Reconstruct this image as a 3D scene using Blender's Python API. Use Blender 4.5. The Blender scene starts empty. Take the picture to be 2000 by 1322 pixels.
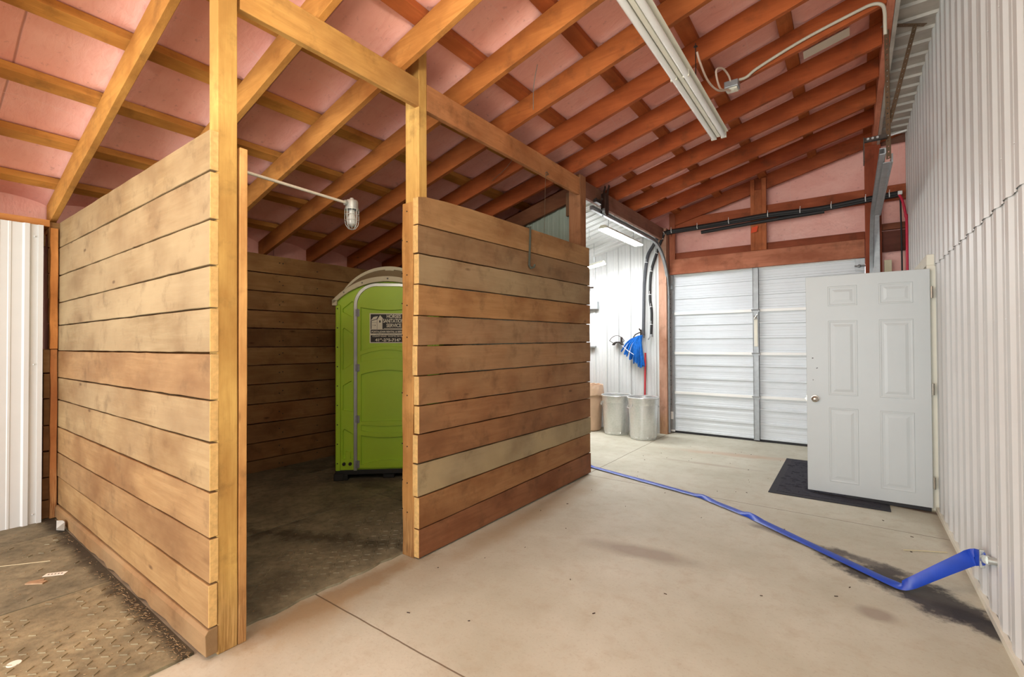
import bpy, bmesh, math, random
from mathutils import Vector, Matrix
random.seed(7)
sc = bpy.context.scene
COL = sc.collection
PI = math.pi

# ------------------------------------------------------------------ colours / materials
def S(r, g, b):
    f = lambda c: (c/255/12.92) if c/255 <= .04045 else ((c/255+.055)/1.055)**2.4
    return (f(r), f(g), f(b), 1.0)

class NT:
    """small node-tree helper"""
    def __init__(self, name):
        self.m = bpy.data.materials.new(name); self.m.use_nodes = True
        self.t = self.m.node_tree; self.n = self.t.nodes; self.l = self.t.links
        self.b = self.n['Principled BSDF']
    def node(self, typ, **kw):
        x = self.n.new(typ)
        for k, v in kw.items(): setattr(x, k, v)
        return x
    def put(self, sock, v):
        if isinstance(v, bpy.types.NodeSocket): self.l.new(v, sock)
        else: sock.default_value = v
    def math(self, op, a, b=0.0, c=0.0, clamp=False):
        x = self.node('ShaderNodeMath', operation=op, use_clamp=clamp)
        self.put(x.inputs[0], a); self.put(x.inputs[1], b); self.put(x.inputs[2], c)
        return x.outputs[0]
    def vmath(self, op, a, b):
        x = self.node('ShaderNodeVectorMath', operation=op)
        self.put(x.inputs[0], a); self.put(x.inputs[1], b)
        return x.outputs[0]
    def mix(self, f, a, b, mode='MIX'):
        x = self.node('ShaderNodeMix', data_type='RGBA', blend_type=mode)
        self.put(x.inputs[0], f); self.put(x.inputs[6], a); self.put(x.inputs[7], b)
        return x.outputs[2]
    def noise(self, vec, scale, detail=4, rough=.55, dist=0.0):
        x = self.node('ShaderNodeTexNoise')
        self.put(x.inputs['Vector'], vec); self.put(x.inputs['Scale'], scale)
        self.put(x.inputs['Detail'], detail); self.put(x.inputs['Roughness'], rough); self.put(x.inputs['Distortion'], dist)
        return x.outputs[0]
    def ramp(self, f, lo, hi):
        x = self.node('ShaderNodeMapRange'); x.clamp = True
        self.put(x.inputs[0], f); self.put(x.inputs[1], lo); self.put(x.inputs[2], hi)
        return x.outputs[0]
    def obj(self): return self.node('ShaderNodeTexCoord').outputs['Object']
    def info(self): return self.node('ShaderNodeObjectInfo')
    def bump(self, h, strength=.3, dist=.01):
        x = self.node('ShaderNodeBump'); self.put(x.inputs['Height'], h)
        x.inputs['Strength'].default_value = strength; x.inputs['Distance'].default_value = dist
        self.l.new(x.outputs[0], self.b.inputs['Normal'])
    def base(self, c): self.put(self.b.inputs['Base Color'], c)
    def set(self, **kw):
        for k, v in kw.items(): self.put(self.b.inputs[k.replace('_', ' ')], v)
        return self.m

def wood(axis):
    """sawn timber, grain along one axis; tint comes from the object's own colour, alpha = weathering"""
    t = NT('sawn_timber_'+axis)
    inf = t.info(); r = inf.outputs['Random']
    off = t.node('ShaderNodeCombineXYZ')
    for i, k in enumerate((17.3, 29.1, 11.7)): t.put(off.inputs[i], t.math('MULTIPLY', r, k))
    p = t.vmath('ADD', t.obj(), off.outputs[0])
    lo, hi = 1.1, 15.0
    sc_ = {'x': (lo, hi, hi), 'y': (hi, lo, hi), 'z': (hi, hi, lo)}[axis]
    g = t.vmath('MULTIPLY', p, sc_)
    grain = t.noise(g, 2.2, 7, .62, .6)
    fine = t.noise(t.vmath('MULTIPLY', p, tuple(c*4 if c > 5 else c*1.5 for c in sc_)), 3.0, 4, .6)
    blot = t.noise(t.vmath('MULTIPLY', p, tuple(2.6 if c > 5 else 1.3 for c in sc_)), 1.5, 5, .55)
    dirt = t.noise(p, 5.5, 6, .65)
    tint = inf.outputs['Color']; al = inf.outputs['Alpha']
    c = t.mix(t.ramp(grain, .32, .68), t.mix(1.0, tint, (.78, .73, .67, 1), 'MULTIPLY'), tint)
    c = t.mix(t.math('MULTIPLY', t.ramp(blot, .42, .66), .9), c, t.mix(1.0, tint, (.56, .45, .37, 1), 'MULTIPLY'))
    c = t.mix(t.math('MULTIPLY', t.ramp(fine, .55, .75), .30), c, t.mix(1.0, tint, (.55, .48, .42, 1), 'MULTIPLY'))
    # weathered grey bloom and dark smudges
    grey = t.math('MULTIPLY', al, t.ramp(t.noise(p, 1.7, 4, .5), .30, .62))
    c = t.mix(grey, c, S(168, 148, 112))
    c = t.mix(t.math('MULTIPLY', t.ramp(dirt, .54, .74), .45), c, S(70, 48, 28))
    # knots
    v = t.node('ShaderNodeTexVoronoi'); v.inputs['Scale'].default_value = 2.1
    t.put(v.inputs['Vector'], t.vmath('MULTIPLY', p, tuple(2.3 if q > 5 else .8 for q in sc_)))
    c = t.mix(t.math('MULTIPLY', t.ramp(v.outputs['Distance'], .075, .03), .65), c, S(62, 36, 18))
    if axis == 'z':      # mud and chewed wood at the feet of the posts
        gp = t.node('ShaderNodeNewGeometry').outputs['Position']; sx = t.node('ShaderNodeSeparateXYZ'); t.l.new(gp, sx.inputs[0])
        low = t.ramp(t.math('ADD', sx.outputs[2], t.math('MULTIPLY', t.math('SUBTRACT', dirt, .5), .5)), .42, .16)
        c = t.mix(t.math('MULTIPLY', low, .55), c, t.mix(t.ramp(fine, .42, .6), S(112, 76, 46), S(188, 150, 100)))
    t.base(c)
    t.bump(t.math('ADD', grain, t.math('MULTIPLY', fine, .6)), .25, .003)
    return t.set(Roughness=.72, Specular_IOR_Level=.25)

def simple(name, col, rough=.5, metal=0.0, var=.0, scale=6.0, spec=.5, bump=0.0, **kw):
    t = NT(name)
    if var:
        n = t.noise(t.obj(), scale, 5, .6)
        lo = tuple(c*(1-var) for c in col[:3])+(1,)
        t.base(t.mix(t.ramp(n, .35, .68), lo, col))
        if bump: t.bump(n, bump, .01)
    else: t.base(col)
    return t.set(Roughness=rough, Metallic=metal, Specular_IOR_Level=spec, **kw)

def emit(name, col, s):
    t = NT(name); t.base(col)
    return t.set(Emission_Color=col, Emission_Strength=s)

def concrete():
    t = NT('concrete_slab'); p = t.obj()
    sx = t.node('ShaderNodeSeparateXYZ'); t.l.new(p, sx.inputs[0])
    X, Y = sx.outputs[0], sx.outputs[1]
    a = t.noise(p, 1.3, 6, .6); b = t.noise(p, 9, 6, .65); f = t.noise(p, 60, 3, .6)
    c = t.mix(t.ramp(a, .3, .7), S(177, 173, 153), S(201, 198, 181))
    c = t.mix(t.math('MULTIPLY', t.ramp(b, .5, .72), .35), c, S(168, 150, 124))
    c = t.mix(t.math('MULTIPLY', t.ramp(f, .55, .7), .22), c, S(148, 130, 106))
    edge = t.noise(p, 4.5, 6, .7)
    def blob(cx, cy, rx, ry, rot, col, amt, soft=.7, c=None, wob=1.0):
        dx = t.math('SUBTRACT', X, cx); dy = t.math('SUBTRACT', Y, cy)
        cr, sr = math.cos(rot), math.sin(rot)
        u = t.math('DIVIDE', t.math('ADD', t.math('MULTIPLY', dx, cr), t.math('MULTIPLY', dy, sr)), rx)
        v = t.math('DIVIDE', t.math('SUBTRACT', t.math('MULTIPLY', dy, cr), t.math('MULTIPLY', dx, sr)), ry)
        d = t.math('SQRT', t.math('ADD', t.math('MULTIPLY', u, u), t.math('MULTIPLY', v, v)))
        d = t.math('ADD', d, t.math('MULTIPLY', t.math('SUBTRACT', edge, .5), 2.6*wob))
        return t.mix(t.math('MULTIPLY', t.ramp(d, 1.0+soft*.35, 1.0-soft*.6), amt), c, col)
    D = S(44, 40, 42)
    c = blob(.30, 3.58, .50, .17, -.62, D, .92, .5, c)          # black water stain running from the spigot
    c = blob(.54, 3.34, .20, .10, -.9, D, .92, .5, c)
    c = blob(.10, 3.86, .26, .07, -.45, S(78, 72, 70), .75, .6, c)
    c = blob(-.35, 4.02, .34, .05, -.42, S(105, 98, 92), .7, .8, c)
    c = blob(-1.22, 3.15, .36, .11, .10, S(150, 137, 120), .8, .8, c, .6)
    c = blob(.10, 3.16, .09, .08, 0, S(150, 138, 124), .8, .6, c, .5)
    c = blob(.45, 5.34, .22, .05, -.25, S(92, 72, 60), .9, .7, c)
    c = blob(.58, 4.6, .06, .8, 0, S(140, 124, 106), .6, .9, c)
    c = blob(-2.42, 1.62, .10, .72, 0, S(146, 116, 80), .65, .9, c)       # rusty damp rim beside the stall mats
    c = blob(-2.36, 1.35, .20, .34, .1, S(176, 148, 108), .5, 1.0, c)
    c = blob(-2.2, 3.4, .12, 1.2, 0, S(164, 142, 110), .55, 1.0, c)
    c = blob(-1.2, 6.6, .8, .10, .15, S(186, 150, 122), .5, .9, c)
    c = blob(-1.4, 5.9, .5, .05, .05, S(150, 128, 108), .45, .9, c)
    # sawn control joints
    def line(coord, pos, w): return t.ramp(t.math('ABSOLUTE', t.math('SUBTRACT', coord, pos)), w, w*.35)
    wob = t.math('MULTIPLY', t.math('SUBTRACT', t.noise(p, 2.5, 3), .5), .02)
    Yw = t.math('ADD', Y, wob); Xw = t.math('ADD', X, wob)
    near = t.math('MULTIPLY', line(Yw, 1.525, .006), t.ramp(X, -1.0, -1.3))
    aisle = t.math('MAXIMUM', near, line(Yw, 4.66, .006))
    side = t.math('MULTIPLY', line(Xw, -2.385, .007), t.ramp(Y, 4.55, 4.66))
    j = t.math('MAXIMUM', aisle, side)
    c = t.mix(t.math('MULTIPLY', j, .85), c, S(96, 78, 58))
    t.base(c)
    t.bump(t.math('SUBTRACT', t.math('ADD', t.math('MULTIPLY', b, .5), t.math('MULTIPLY', f, .25)), t.math('MULTIPLY', j, .8)), .25, .006)
    return t.set(Roughness=t.math('ADD', .48, t.math('MULTIPLY', b, .3)), Specular_IOR_Level=.35)

def insulation():
    t = NT('pink_faced_insulation'); p = t.obj()
    sx = t.node('ShaderNodeSeparateXYZ'); t.l.new(p, sx.inputs[0])
    n = t.noise(p, 2.2, 6, .6); w = t.noise(t.vmath('MULTIPLY', p, (3, 9, 3)), 3, 5, .6, .5); f = t.noise(p, 24, 4, .6)
    c = t.mix(t.ramp(n, .3, .7), S(238, 170, 156), S(248, 192, 178))
    c = t.mix(t.math('MULTIPLY', t.ramp(w, .5, .75), .35), c, S(226, 146, 132))
    c = t.mix(t.math('MULTIPLY', t.ramp(f, .62, .74), .35), c, S(150, 92, 88))
    def seam(coord, period, off, wdt):
        m = t.math('ABSOLUTE', t.math('SUBTRACT', t.math('FRACT', t.math('DIVIDE', t.math('ADD', coord, off), period)), .5))
        return t.ramp(m, wdt/period, wdt*.3/period)
    wob = t.math('MULTIPLY', t.math('SUBTRACT', t.noise(p, 1.5, 2), .5), .018)
    s1 = seam(t.math('ADD', sx.outputs[1], wob), 1.19, .12, .008)
    s2 = seam(t.math('ADD', sx.outputs[0], wob), 1.214, .08, .006)
    c = t.mix(t.math('MULTIPLY', s1, .55), c, S(120, 62, 50))
    c = t.mix(t.math('MULTIPLY', s2, .5), c, S(240, 190, 180))
    t.base(c)
    t.bump(t.math('SUBTRACT', t.math('ADD', n, t.math('MULTIPLY', w, .5)), t.math('MULTIPLY', s1, .3)), .25, .03)
    return t.set(Roughness=.34, Specular_IOR_Level=.5)

def rubber():
    t = NT('rubber_stall_mat'); p = t.obj()
    n = t.noise(p, 2.4, 7, .65); f = t.noise(p, 22, 5, .65); inf = t.info()
    c = t.mix(t.ramp(n, .32, .68), S(104, 101, 86), S(158, 152, 128))
    c = t.mix(t.math('MULTIPLY', t.ramp(f, .45, .7), .4), c, S(60, 54, 46))
    c = t.mix(1.0, c, inf.outputs['Color'], 'MULTIPLY')
    wet = t.ramp(t.noise(p, 1.1, 5, .6, .8), .56, .64)
    c = t.mix(t.math('MULTIPLY', wet, .4), c, S(58, 49, 36))
    gp = t.node('ShaderNodeNewGeometry').outputs['Position']; sx = t.node('ShaderNodeSeparateXYZ'); t.l.new(gp, sx.inputs[0])
    e = t.noise(gp, 7, 6, .7)
    dirt = t.ramp(t.math('ADD', t.math('ABSOLUTE', t.math('SUBTRACT', sx.outputs[1], .885)), t.math('MULTIPLY', t.math('SUBTRACT', e, .5), .16)), .10, .03)   # black muck swept against the plank wall
    c = t.mix(t.math('MULTIPLY', dirt, .85), c, S(44, 36, 28))
    streak = t.ramp(t.math('ADD', t.math('ABSOLUTE', t.math('SUBTRACT', t.math('ADD', sx.outputs[1], t.math('MULTIPLY', sx.outputs[0], -.45)), 3.42)), t.math('MULTIPLY', t.math('SUBTRACT', e, .5), .4)), .12, .02)
    c = t.mix(t.math('MULTIPLY', streak, .6), c, S(46, 40, 30))       # wet track running out from under the toilet
    t.base(c); t.bump(t.math('ADD', n, f), .3, .008)
    return t.set(Roughness=.8, Specular_IOR_Level=.25)

def galvanised():
    t = NT('galvanised_steel'); p = t.obj()
    v = t.node('ShaderNodeTexVoronoi'); v.inputs['Scale'].default_value = 42
    t.l.new(p, v.inputs['Vector'])
    n = t.noise(p, 4, 5, .6)
    c = t.mix(t.ramp(v.outputs['Distance'], .0, .9), S(214, 217, 217), S(228, 229, 228))
    c = t.mix(t.math('MULTIPLY', t.ramp(n, .5, .75), .4), c, S(150, 146, 138))
    t.base(c); return t.set(Metallic=.65, Roughness=.27)

M = dict(
    wx=wood('x'), wy=wood('y'), wz=wood('z'), concrete=concrete(), pink=insulation(), rubber=rubber(), galv=galvanised(),
    white=simple('white_painted_steel', S(208, 210, 208), .38, 0, .05, 3),
    soffit=simple('soffit_steel', S(184, 177, 166), .5, 0, .25, 5),
    green_steel=simple('pale_grey_green_siding', S(150, 160, 146), .45, 0, .08, 3),
    door=simple('door_enamel', S(192, 198, 198), .36, 0, .04, 2),
    garage=simple('garage_door_enamel', S(222, 228, 232), .35, 0, .04, 4),
    garage_trim=simple('garage_door_rail', S(246, 246, 242), .4),
    steel=simple('dull_zinc_steel', S(168, 172, 174), .42, .55, .2, 14),
    darksteel=simple('dark_oiled_steel', S(70, 60, 54), .5, .6, .3, 20),
    brownsteel=simple('brown_tarnished_angle', S(116, 94, 72), .55, .4, .25, 25),
    black=simple('black_rubber', S(30, 29, 30), .6, 0, .3, 20),
    foam=simple('grey_foam_sleeve', S(78, 80, 84), .8, 0, .2, 18),
    tie=simple('white_nylon', S(230, 230, 228), .4),
    blue=simple('blue_layflat_vinyl', S(26, 70, 184), .4, 0, .25, 9, .5),
    bluemop=simple('blue_cotton', S(36, 108, 196), .9, 0, .35, 30, .1),
    red=simple('red_paint', S(196, 40, 52), .4, 0, .1, 8),
    redpipe=simple('red_plastic_pipe', S(200, 26, 62), .4),
    tag=simple('orange_red_tag', S(226, 84, 48), .6),
    lime=simple('lime_green_polyethylene', S(176, 216, 50), .42, 0, .08, 2.5, .45),
    limed=simple('lime_green_seam', S(130, 168, 26), .5, 0, .05, 3),
    tan=simple('tan_roof_plastic', S(160, 146, 112), .5, 0, .1, 4),
    cream=simple('cream_roof_rim', S(206, 198, 166), .5, 0, .06, 4),
    alu=simple('aluminium_strip', S(196, 200, 194), .35, .7, .12, 10),
    signblack=simple('sign_black', S(26, 26, 22), .5),
    signwhite=simple('sign_white', S(228, 228, 206), .5),
    skid=simple('black_skid_plastic', S(34, 34, 32), .6, 0, .2, 8),
    tube=simple('frosted_white_tube', S(240, 240, 236), .25, 0, 0, 1, .6),
    fixture=simple('white_enamel_fixture', S(226, 222, 204), .35, 0, .08, 5),
    lampgrey=simple('cast_grey_aluminium', S(160, 162, 156), .45, .5, .15, 20),
    conduit=simple('pvc_grey_conduit', S(186, 178, 160), .5, 0, .1, 6),
    cable=simple('beige_cable', S(214, 190, 170), .5),
    mat=simple('charcoal_door_mat', S(64, 64, 72), .85, 0, .35, 40, .2, .5),
    matedge=simple('charcoal_mat_border', S(50, 50, 56), .7, 0, .2, 20, .3),
    seal=simple('black_bottom_seal', S(26, 25, 27), .6),
    knob=simple('satin_nickel', S(190, 184, 172), .25, .9),
    led=emit('lit_led_lens', (.97, .98, 1, 1), 100.0),
    paper=simple('white_paper', S(232, 228, 214), .7),
    ink=simple('dark_ink', S(58, 56, 52), .7),
    foil=simple('crumpled_foil', S(206, 206, 200), .4, .3, .2, 20),
    chip=simple('pale_wood_chip', S(178, 146, 112), .8, 0, .25, 20),
    chaff=simple('dusty_chaff', S(158, 132, 96), .9, 0, .3, 20),
    endgrain=simple('fresh_end_grain', S(226, 184, 118), .8, 0, .25, 40, .2),
    straw=simple('dry_straw', S(206, 194, 158), .8),
    dark=simple('dark_brown_grit', S(58, 38, 30), .8, 0, .3, 8),  # plain dark brown, used for the grit specks
    bin=simple('cream_plastic_bin', S(214, 180, 150), .6, 0, .15, 5),
    yellow=simple('yellow_rubber', S(214, 186, 70), .6, 0, .2, 10),
    strap=simple('green_grey_steel', S(92, 94, 82), .5, .5, .2, 12),
)
g = NT('clear_jar_glass'); g.base((.9, .92, .88, 1)); M['glass'] = g.set(Roughness=.05, Transmission_Weight=.9, IOR=1.3)

# ------------------------------------------------------------------ geometry helpers
class MB:
    def __init__(self): self.v = []; self.f = []
    def add(self, vs, fs):
        o = len(self.v); self.v += [Vector(p) for p in vs]; self.f += [tuple(i+o for i in q) for q in fs]; return self
    def box(self, x0, x1, y0, y1, z0, z1):
        return self.add([(x0,y0,z0),(x1,y0,z0),(x1,y1,z0),(x0,y1,z0),(x0,y0,z1),(x1,y0,z1),(x1,y1,z1),(x0,y1,z1)],
                        [(0,3,2,1),(4,5,6,7),(0,1,5,4),(1,2,6,5),(2,3,7,6),(3,0,4,7)])
    def hexa(self, p):   # 8 points, bottom four then top four, same winding
        return self.add(p, [(0,3,2,1),(4,5,6,7),(0,1,5,4),(1,2,6,5),(2,3,7,6),(3,0,4,7)])
    def loft(self, rings, cap=True, closed=True):
        n = len(rings[0]); vs = [p for r in rings for p in r]; fs = []
        for i in range(len(rings)-1):
            for j in range(n if closed else n-1):
                k = (j+1) % n
                fs.append((i*n+j, i*n+k, (i+1)*n+k, (i+1)*n+j))
        if cap: fs.append(tuple(range(n-1, -1, -1))); fs.append(tuple((len(rings)-1)*n+j for j in range(n)))
        return self.add(vs, fs)
    def tube(self, pts, r, n=8, cap=True):
        pts = [Vector(p) for p in pts]; rings = []; prev = None
        for i, p in enumerate(pts):
            d = (pts[min(i+1, len(pts)-1)]-pts[max(i-1, 0)]).normalized()
            if prev is None: a = d.orthogonal().normalized()
            else: a = (prev-d*prev.dot(d)).normalized()
            prev = a; b = d.cross(a); rr = r[i] if isinstance(r, (list, tuple)) else r
            rings.append([p+a*rr*math.cos(2*PI*k/n)+b*rr*math.sin(2*PI*k/n) for k in range(n)])
        return self.loft(rings, cap)
    def lathe(self, prof, c=(0, 0, 0), n=32, flute=None):
        rings = []
        for j, (r, z) in enumerate(prof):
            ring = []
            for k in range(n):
                a = 2*PI*k/n; rr = r
                if flute and flute[0] <= z <= flute[1]: rr = r-flute[2]*(k % 4 == 0)
                ring.append((c[0]+rr*math.cos(a), c[1]+rr*math.sin(a), c[2]+z))
            rings.append(ring)
        return self.loft(rings)
    def prism(self, poly, y0, y1):      # polygon in x,z extruded along y
        return self.loft([[(x, y0, z) for x, z in poly], [(x, y1, z) for x, z in poly]])
    def ball(self, c, r, n=8):
        prof = [(max(1e-4, r*math.sin(PI*i/n)), -r*math.cos(PI*i/n)) for i in range(n+1)]
        return self.lathe(prof, c, 12)
    def build(self, name, mat, parent=None, tint=None, smooth=False, bevel=0.0, at=None):
        me = bpy.data.meshes.new(name)
        o = bpy.data.objects.new(name, me); COL.objects.link(o)
        base = Vector((0, 0, 0))
        if parent is not None:
            o.parent = parent
            root = parent; base = Vector((0, 0, 0)); loc = False
            while root is not None: base += root.location; loc = loc or bool(root.get('_local')); root = root.parent
            if loc: base = Vector((0, 0, 0))
        elif at is not None: o.location = at; base = Vector(at)
        else:
            n = len(self.v); lo = Vector([min(p[i] for p in self.v) for i in range(3)]); hi = Vector([max(p[i] for p in self.v) for i in range(3)])
            base = Vector(((lo.x+hi.x)/2, (lo.y+hi.y)/2, lo.z)); o.location = base
        me.from_pydata([p-base for p in self.v], [], self.f)
        bm = bmesh.new(); bm.from_mesh(me); bmesh.ops.recalc_face_normals(bm, faces=bm.faces); bm.to_mesh(me); bm.free()
        me.materials.append(mat)
        if tint: o.color = tint
        if smooth:
            for q in me.polygons: q.use_smooth = True
            md = o.modifiers.new('edge', 'EDGE_SPLIT'); md.split_angle = math.radians(38)
        if bevel:
            md = o.modifiers.new('bevel', 'BEVEL'); md.width = bevel; md.segments = 2; md.limit_method = 'ANGLE'; md.angle_limit = math.radians(40)
        return o

def ends(o, axis, sign):
    o.data.materials.append(M['endgrain'])
    for p in o.data.polygons:
        if p.normal[axis]*sign > .8: p.material_index = 1
    return o
def tag(o, label=None, cat=None, group=None, kind=None):
    if label: o['label'] = label
    if cat: o['category'] = cat
    if group: o['group'] = group
    if kind: o['kind'] = kind
    return o
def thing(name, loc, label, cat, group=None, kind=None, rz=0.0):
    o = bpy.data.objects.new(name, None); COL.objects.link(o); o.location = loc; o.rotation_euler = (0, 0, rz); o.empty_display_size = .1
    return tag(o, label, cat, group, kind)
def struct(o, label=None, cat=None): return tag(o, label, cat, None, 'structure')
def arcpts(cx, cz, r, a0, a1, n): return [(cx+r*math.cos(a0+(a1-a0)*i/n), cz+r*math.sin(a0+(a1-a0)*i/n)) for i in range(n+1)]
def smoothpath(pts, n=6):
    P = [Vector(p) for p in pts]; out = []
    for i in range(len(P)-1):
        a, b, c, d = P[max(i-1, 0)], P[i], P[i+1], P[min(i+2, len(P)-1)]
        for k in range(n):
            t = k/n
            out.append(.5*((2*b)+(c-a)*t+(2*a-5*b+4*c-d)*t*t+(3*b-a-3*c+d)*t**3))
    return out+[P[-1]]

ZB = lambda X: 3.30+.259*(X+2.4)          # underside of the rafters

def ribs(u0, u1, period, pattern):
    pts = []; k = math.floor(u0/period)
    while k*period < u1:
        for du, hgt in pattern:
            u = k*period+du
            if u0 < u < u1: pts.append((u, hgt))
        k += 1
    return [(u0, pts[0][1])]+pts+[(u1, pts[-1][1])]
P9 = .2155
MAJOR = [(0, 0), (.012, .018), (.040, .018), (.052, 0), (.088, 0), (.094, .004), (.106, .004), (.112, 0), (.152, 0), (.158, .004), (.170, .004), (.176, 0)]
BROAD = [(0, 0), (.030, .013), (.088, .013), (.118, 0), (.150, 0), (.158, .003), (.168, .003), (.176, 0)]
def sheet(mb, prof, place, t0, t1):
    """ribbed sheet: place(u, h, t) -> point; t0/t1 may depend on u"""
    a = [place(u, hh, t0(u) if callable(t0) else t0) for u, hh in prof]
    b = [place(u, hh, t1(u) if callable(t1) else t1) for u, hh in prof]
    n = len(prof)
    mb.add(a+b, [(i, i+1, n+i+1, n+i) for i in range(n-1)])

# ------------------------------------------------------------------ timber colours (sRGB) 
def tint(r, g, b, grey=0.0, j=8, k=0.0, m=1.0):
    d = random.uniform(-j, j); L = .3*r+.6*g+.1*b; r, g, b = (r+(L-r)*k)*m, (g+(L-g)*k+12*k)*m, (b+(L-b)*k)*m; c = S(max(0, r+d), max(0, g+d), max(0, b+d*.7)); return (c[0], c[1], c[2], grey)

# ================================================================== SETTING
mb = MB(); mb.box(-6.3, 1.6, -4.2, 8.1, -.12, 0)
struct(mb.build('floor', M['concrete'], at=(0, 0, 0)), 'worn beige concrete slab floor of the barn aisle', 'floor')

# pink insulation under the roof: pillows between rafters and purlins
RY = [.87+.592*k for k in range(-1, 11)]
PX = [.205-.607*k for k in range(0, 10)]
mb = MB(); nx, ny = 150, 600; x0, x1, y0, y1 = -5.75, .30, -4.2, 7.85
def roofz(x, y):
    s = abs(math.sin(PI*((y-.891)/.592)))**.55
    u = abs(((x-.205)/.607+.5) % 1.0-.5)*.607          # distance to the nearest purlin
    m = min(1.0, max(0.0, (u-.05)/.07)); m = m*m*(3-2*m)
    return ZB(x)+.249-.050*(1-s)*m+.018*s*m
vs = [(x0+(x1-x0)*i/nx, y0+(y1-y0)*j/ny, roofz(x0+(x1-x0)*i/nx, y0+(y1-y0)*j/ny)) for j in range(ny+1) for i in range(nx+1)]
mb.add(vs, [(j*(nx+1)+i, j*(nx+1)+i+1, (j+1)*(nx+1)+i+1, (j+1)*(nx+1)+i) for j in range(ny) for i in range(nx)])
struct(mb.build('ceiling', M['pink'], at=(0, 0, 0), smooth=True), 'pink faced insulation above the sloping roof timbers', 'ceiling')

# right wall: two lapped ribbed sheets with a doorway, plus screws
R = MB()
pl = lambda off: (lambda u, hh, t: (.60-off-hh, u, t))
for a, b, lo in ((-4.2, 5.44, .03), (5.44, 6.36, 2.16), (6.36, 7.70, .03)):
    sheet(R, ribs(a, b, P9, BROAD), pl(0), lo, 2.13 if lo < 1 else 2.2)
    sheet(R, ribs(a, b, P9, BROAD), pl(.007), 2.11 if lo < 1 else 2.16, 4.12)
k0 = -4.2
for k in range(-19, 36):
    y = k*P9+.128
    for z, o in ((.42, 0), (1.56, 0), (2.32, .007), (3.05, .007), (3.72, .007)):
        if 5.40 < y < 6.4 and z < 2.2: continue
        R.lathe([(.0055, -.003), (.0055, .003)], (.596-o, y, z), 6)
R.box(.61, .64, -4.2, 5.44, 0, 4.4); R.box(.61, .64, 6.36, 7.9, 0, 4.4); R.box(.61, .64, 5.44, 6.36, 2.2, 4.4)
struct(R.build('wall_right', M['white'], at=(.6, 0, 0)), 'white ribbed steel wall along the right side of the aisle', 'wall')
# room glimpsed past the open door: plain white lining
mb = MB(); mb.box(1.5, 1.55, 5.2, 6.6, 0, 2.4); mb.box(.64, 1.5, 5.2, 5.25, 0, 2.4); mb.box(.64, 1.5, 6.55, 6.6, 0, 2.4); mb.box(.64, 1.55, 5.2, 6.6, 2.4, 2.45)
struct(mb.build('wall_doorway', M['white']), 'white lining inside the doorway', 'wall')
mb = MB(); mb.box(.54, .64, 5.395, 5.44, 0, 2.12); mb.box(.54, .64, 6.36, 6.405, 0, 2.12); mb.box(.54, .64, 5.395, 6.405, 2.12, 2.215)
struct(mb.build('trim_1', M['fixture'], bevel=.004), 'cream frame around the doorway in the right wall', 'trim')
mb = MB(); mb.box(.575, .597, -4.2, 5.39, 0, .035)
struct(mb.build('baseboard_right', M['fixture']), 'low white base strip under the ribbed right wall', 'baseboard')

# roof edge on the right: ledger, flashing, ribbed soffit
mb = MB(); mb.box(.245, .295, -4.2, 7.6, 4.0, 4.22)
struct(mb.build('trim_2', M['wy'], tint=tint(214, 140, 112)), 'pinkish ledger board carrying the high ends of the rafters', 'trim')
mb = MB(); mb.box(.297, .325, -4.2, 7.6, 3.99, 4.10); 
struct(mb.build('trim_3', M['soffit']), 'white flashing strip between ledger and soffit', 'trim')
mb = MB(); sheet(mb, ribs(-4.2, 7.62, P9, [(0, 0), (.008, .022), (.07, .016), (.076, .012), (.13, .009), (.136, .005), (.205, 0)]), lambda u, hh, t: (t, u, 4.10-hh), .30, .62)
struct(mb.build('ceiling_soffit', M['soffit']), 'dusty ribbed steel soffit strip along the top of the right wall', 'soffit')

# left outer wall: white siding, plate, insulation behind
mb = MB(); sheet(mb, ribs(-4.2, .80, .232, MAJOR), lambda u, hh, t: (-5.36+hh, u, t), 0.0, 2.44)
mb.box(-5.375, -5.345, .785, .815, 0, 2.44)
for k in range(-12, 4):
    for z in (.09, 1.30, 2.34): mb.lathe([(.007, -.004), (.007, .004)], (-5.354, k*.232+.07, z), 6)
struct(mb.build('wall_left', M['white'], at=(-5.36, 0, 0)), 'white ribbed steel siding panel on the left outer wall', 'wall')
mb = MB(); mb.box(-5.72, -5.66, -4.2, 7.6, 0, 2.75)
struct(mb.build('wall_left_insulation', M['pink'], at=(-5.7, 0, 0)), 'pink insulation strip behind the left framing', 'wall')
mb = MB(); mb.box(-5.60, -5.40, -4.2, .86, 2.445, 2.50); mb.box(-5.62, -5.5, .86, 4.75, 2.40, 2.50)
struct(mb.build('trim_4', M['wy'], tint=tint(206, 142, 80)), 'wooden wall plate under the low ends of the rafters', 'trim')
mb = MB(); mb.box(-5.65, -5.56, -4.2, .86, 1.16, 1.30); mb.box(-5.65, -5.56, -4.2, .86, 2.30, 2.40); mb.box(-5.65, -5.56, -4.2, .86, .06, .2)
struct(mb.build('trim_5', M['wy'], tint=tint(186, 140, 92)), 'short wooden girts behind the left siding', 'trim')

# end wall behind the garage door: insulation
mb = MB(); mb.box(-6.25, .66, 7.79, 7.84, 2.50, 4.4); mb.box(.17, .66, 7.79, 7.84, 0, 2.5)
struct(mb.build('wall_end', M['pink'], at=(0, 7.8, 0)), 'pink insulated end wall above the garage door', 'wall')
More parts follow.
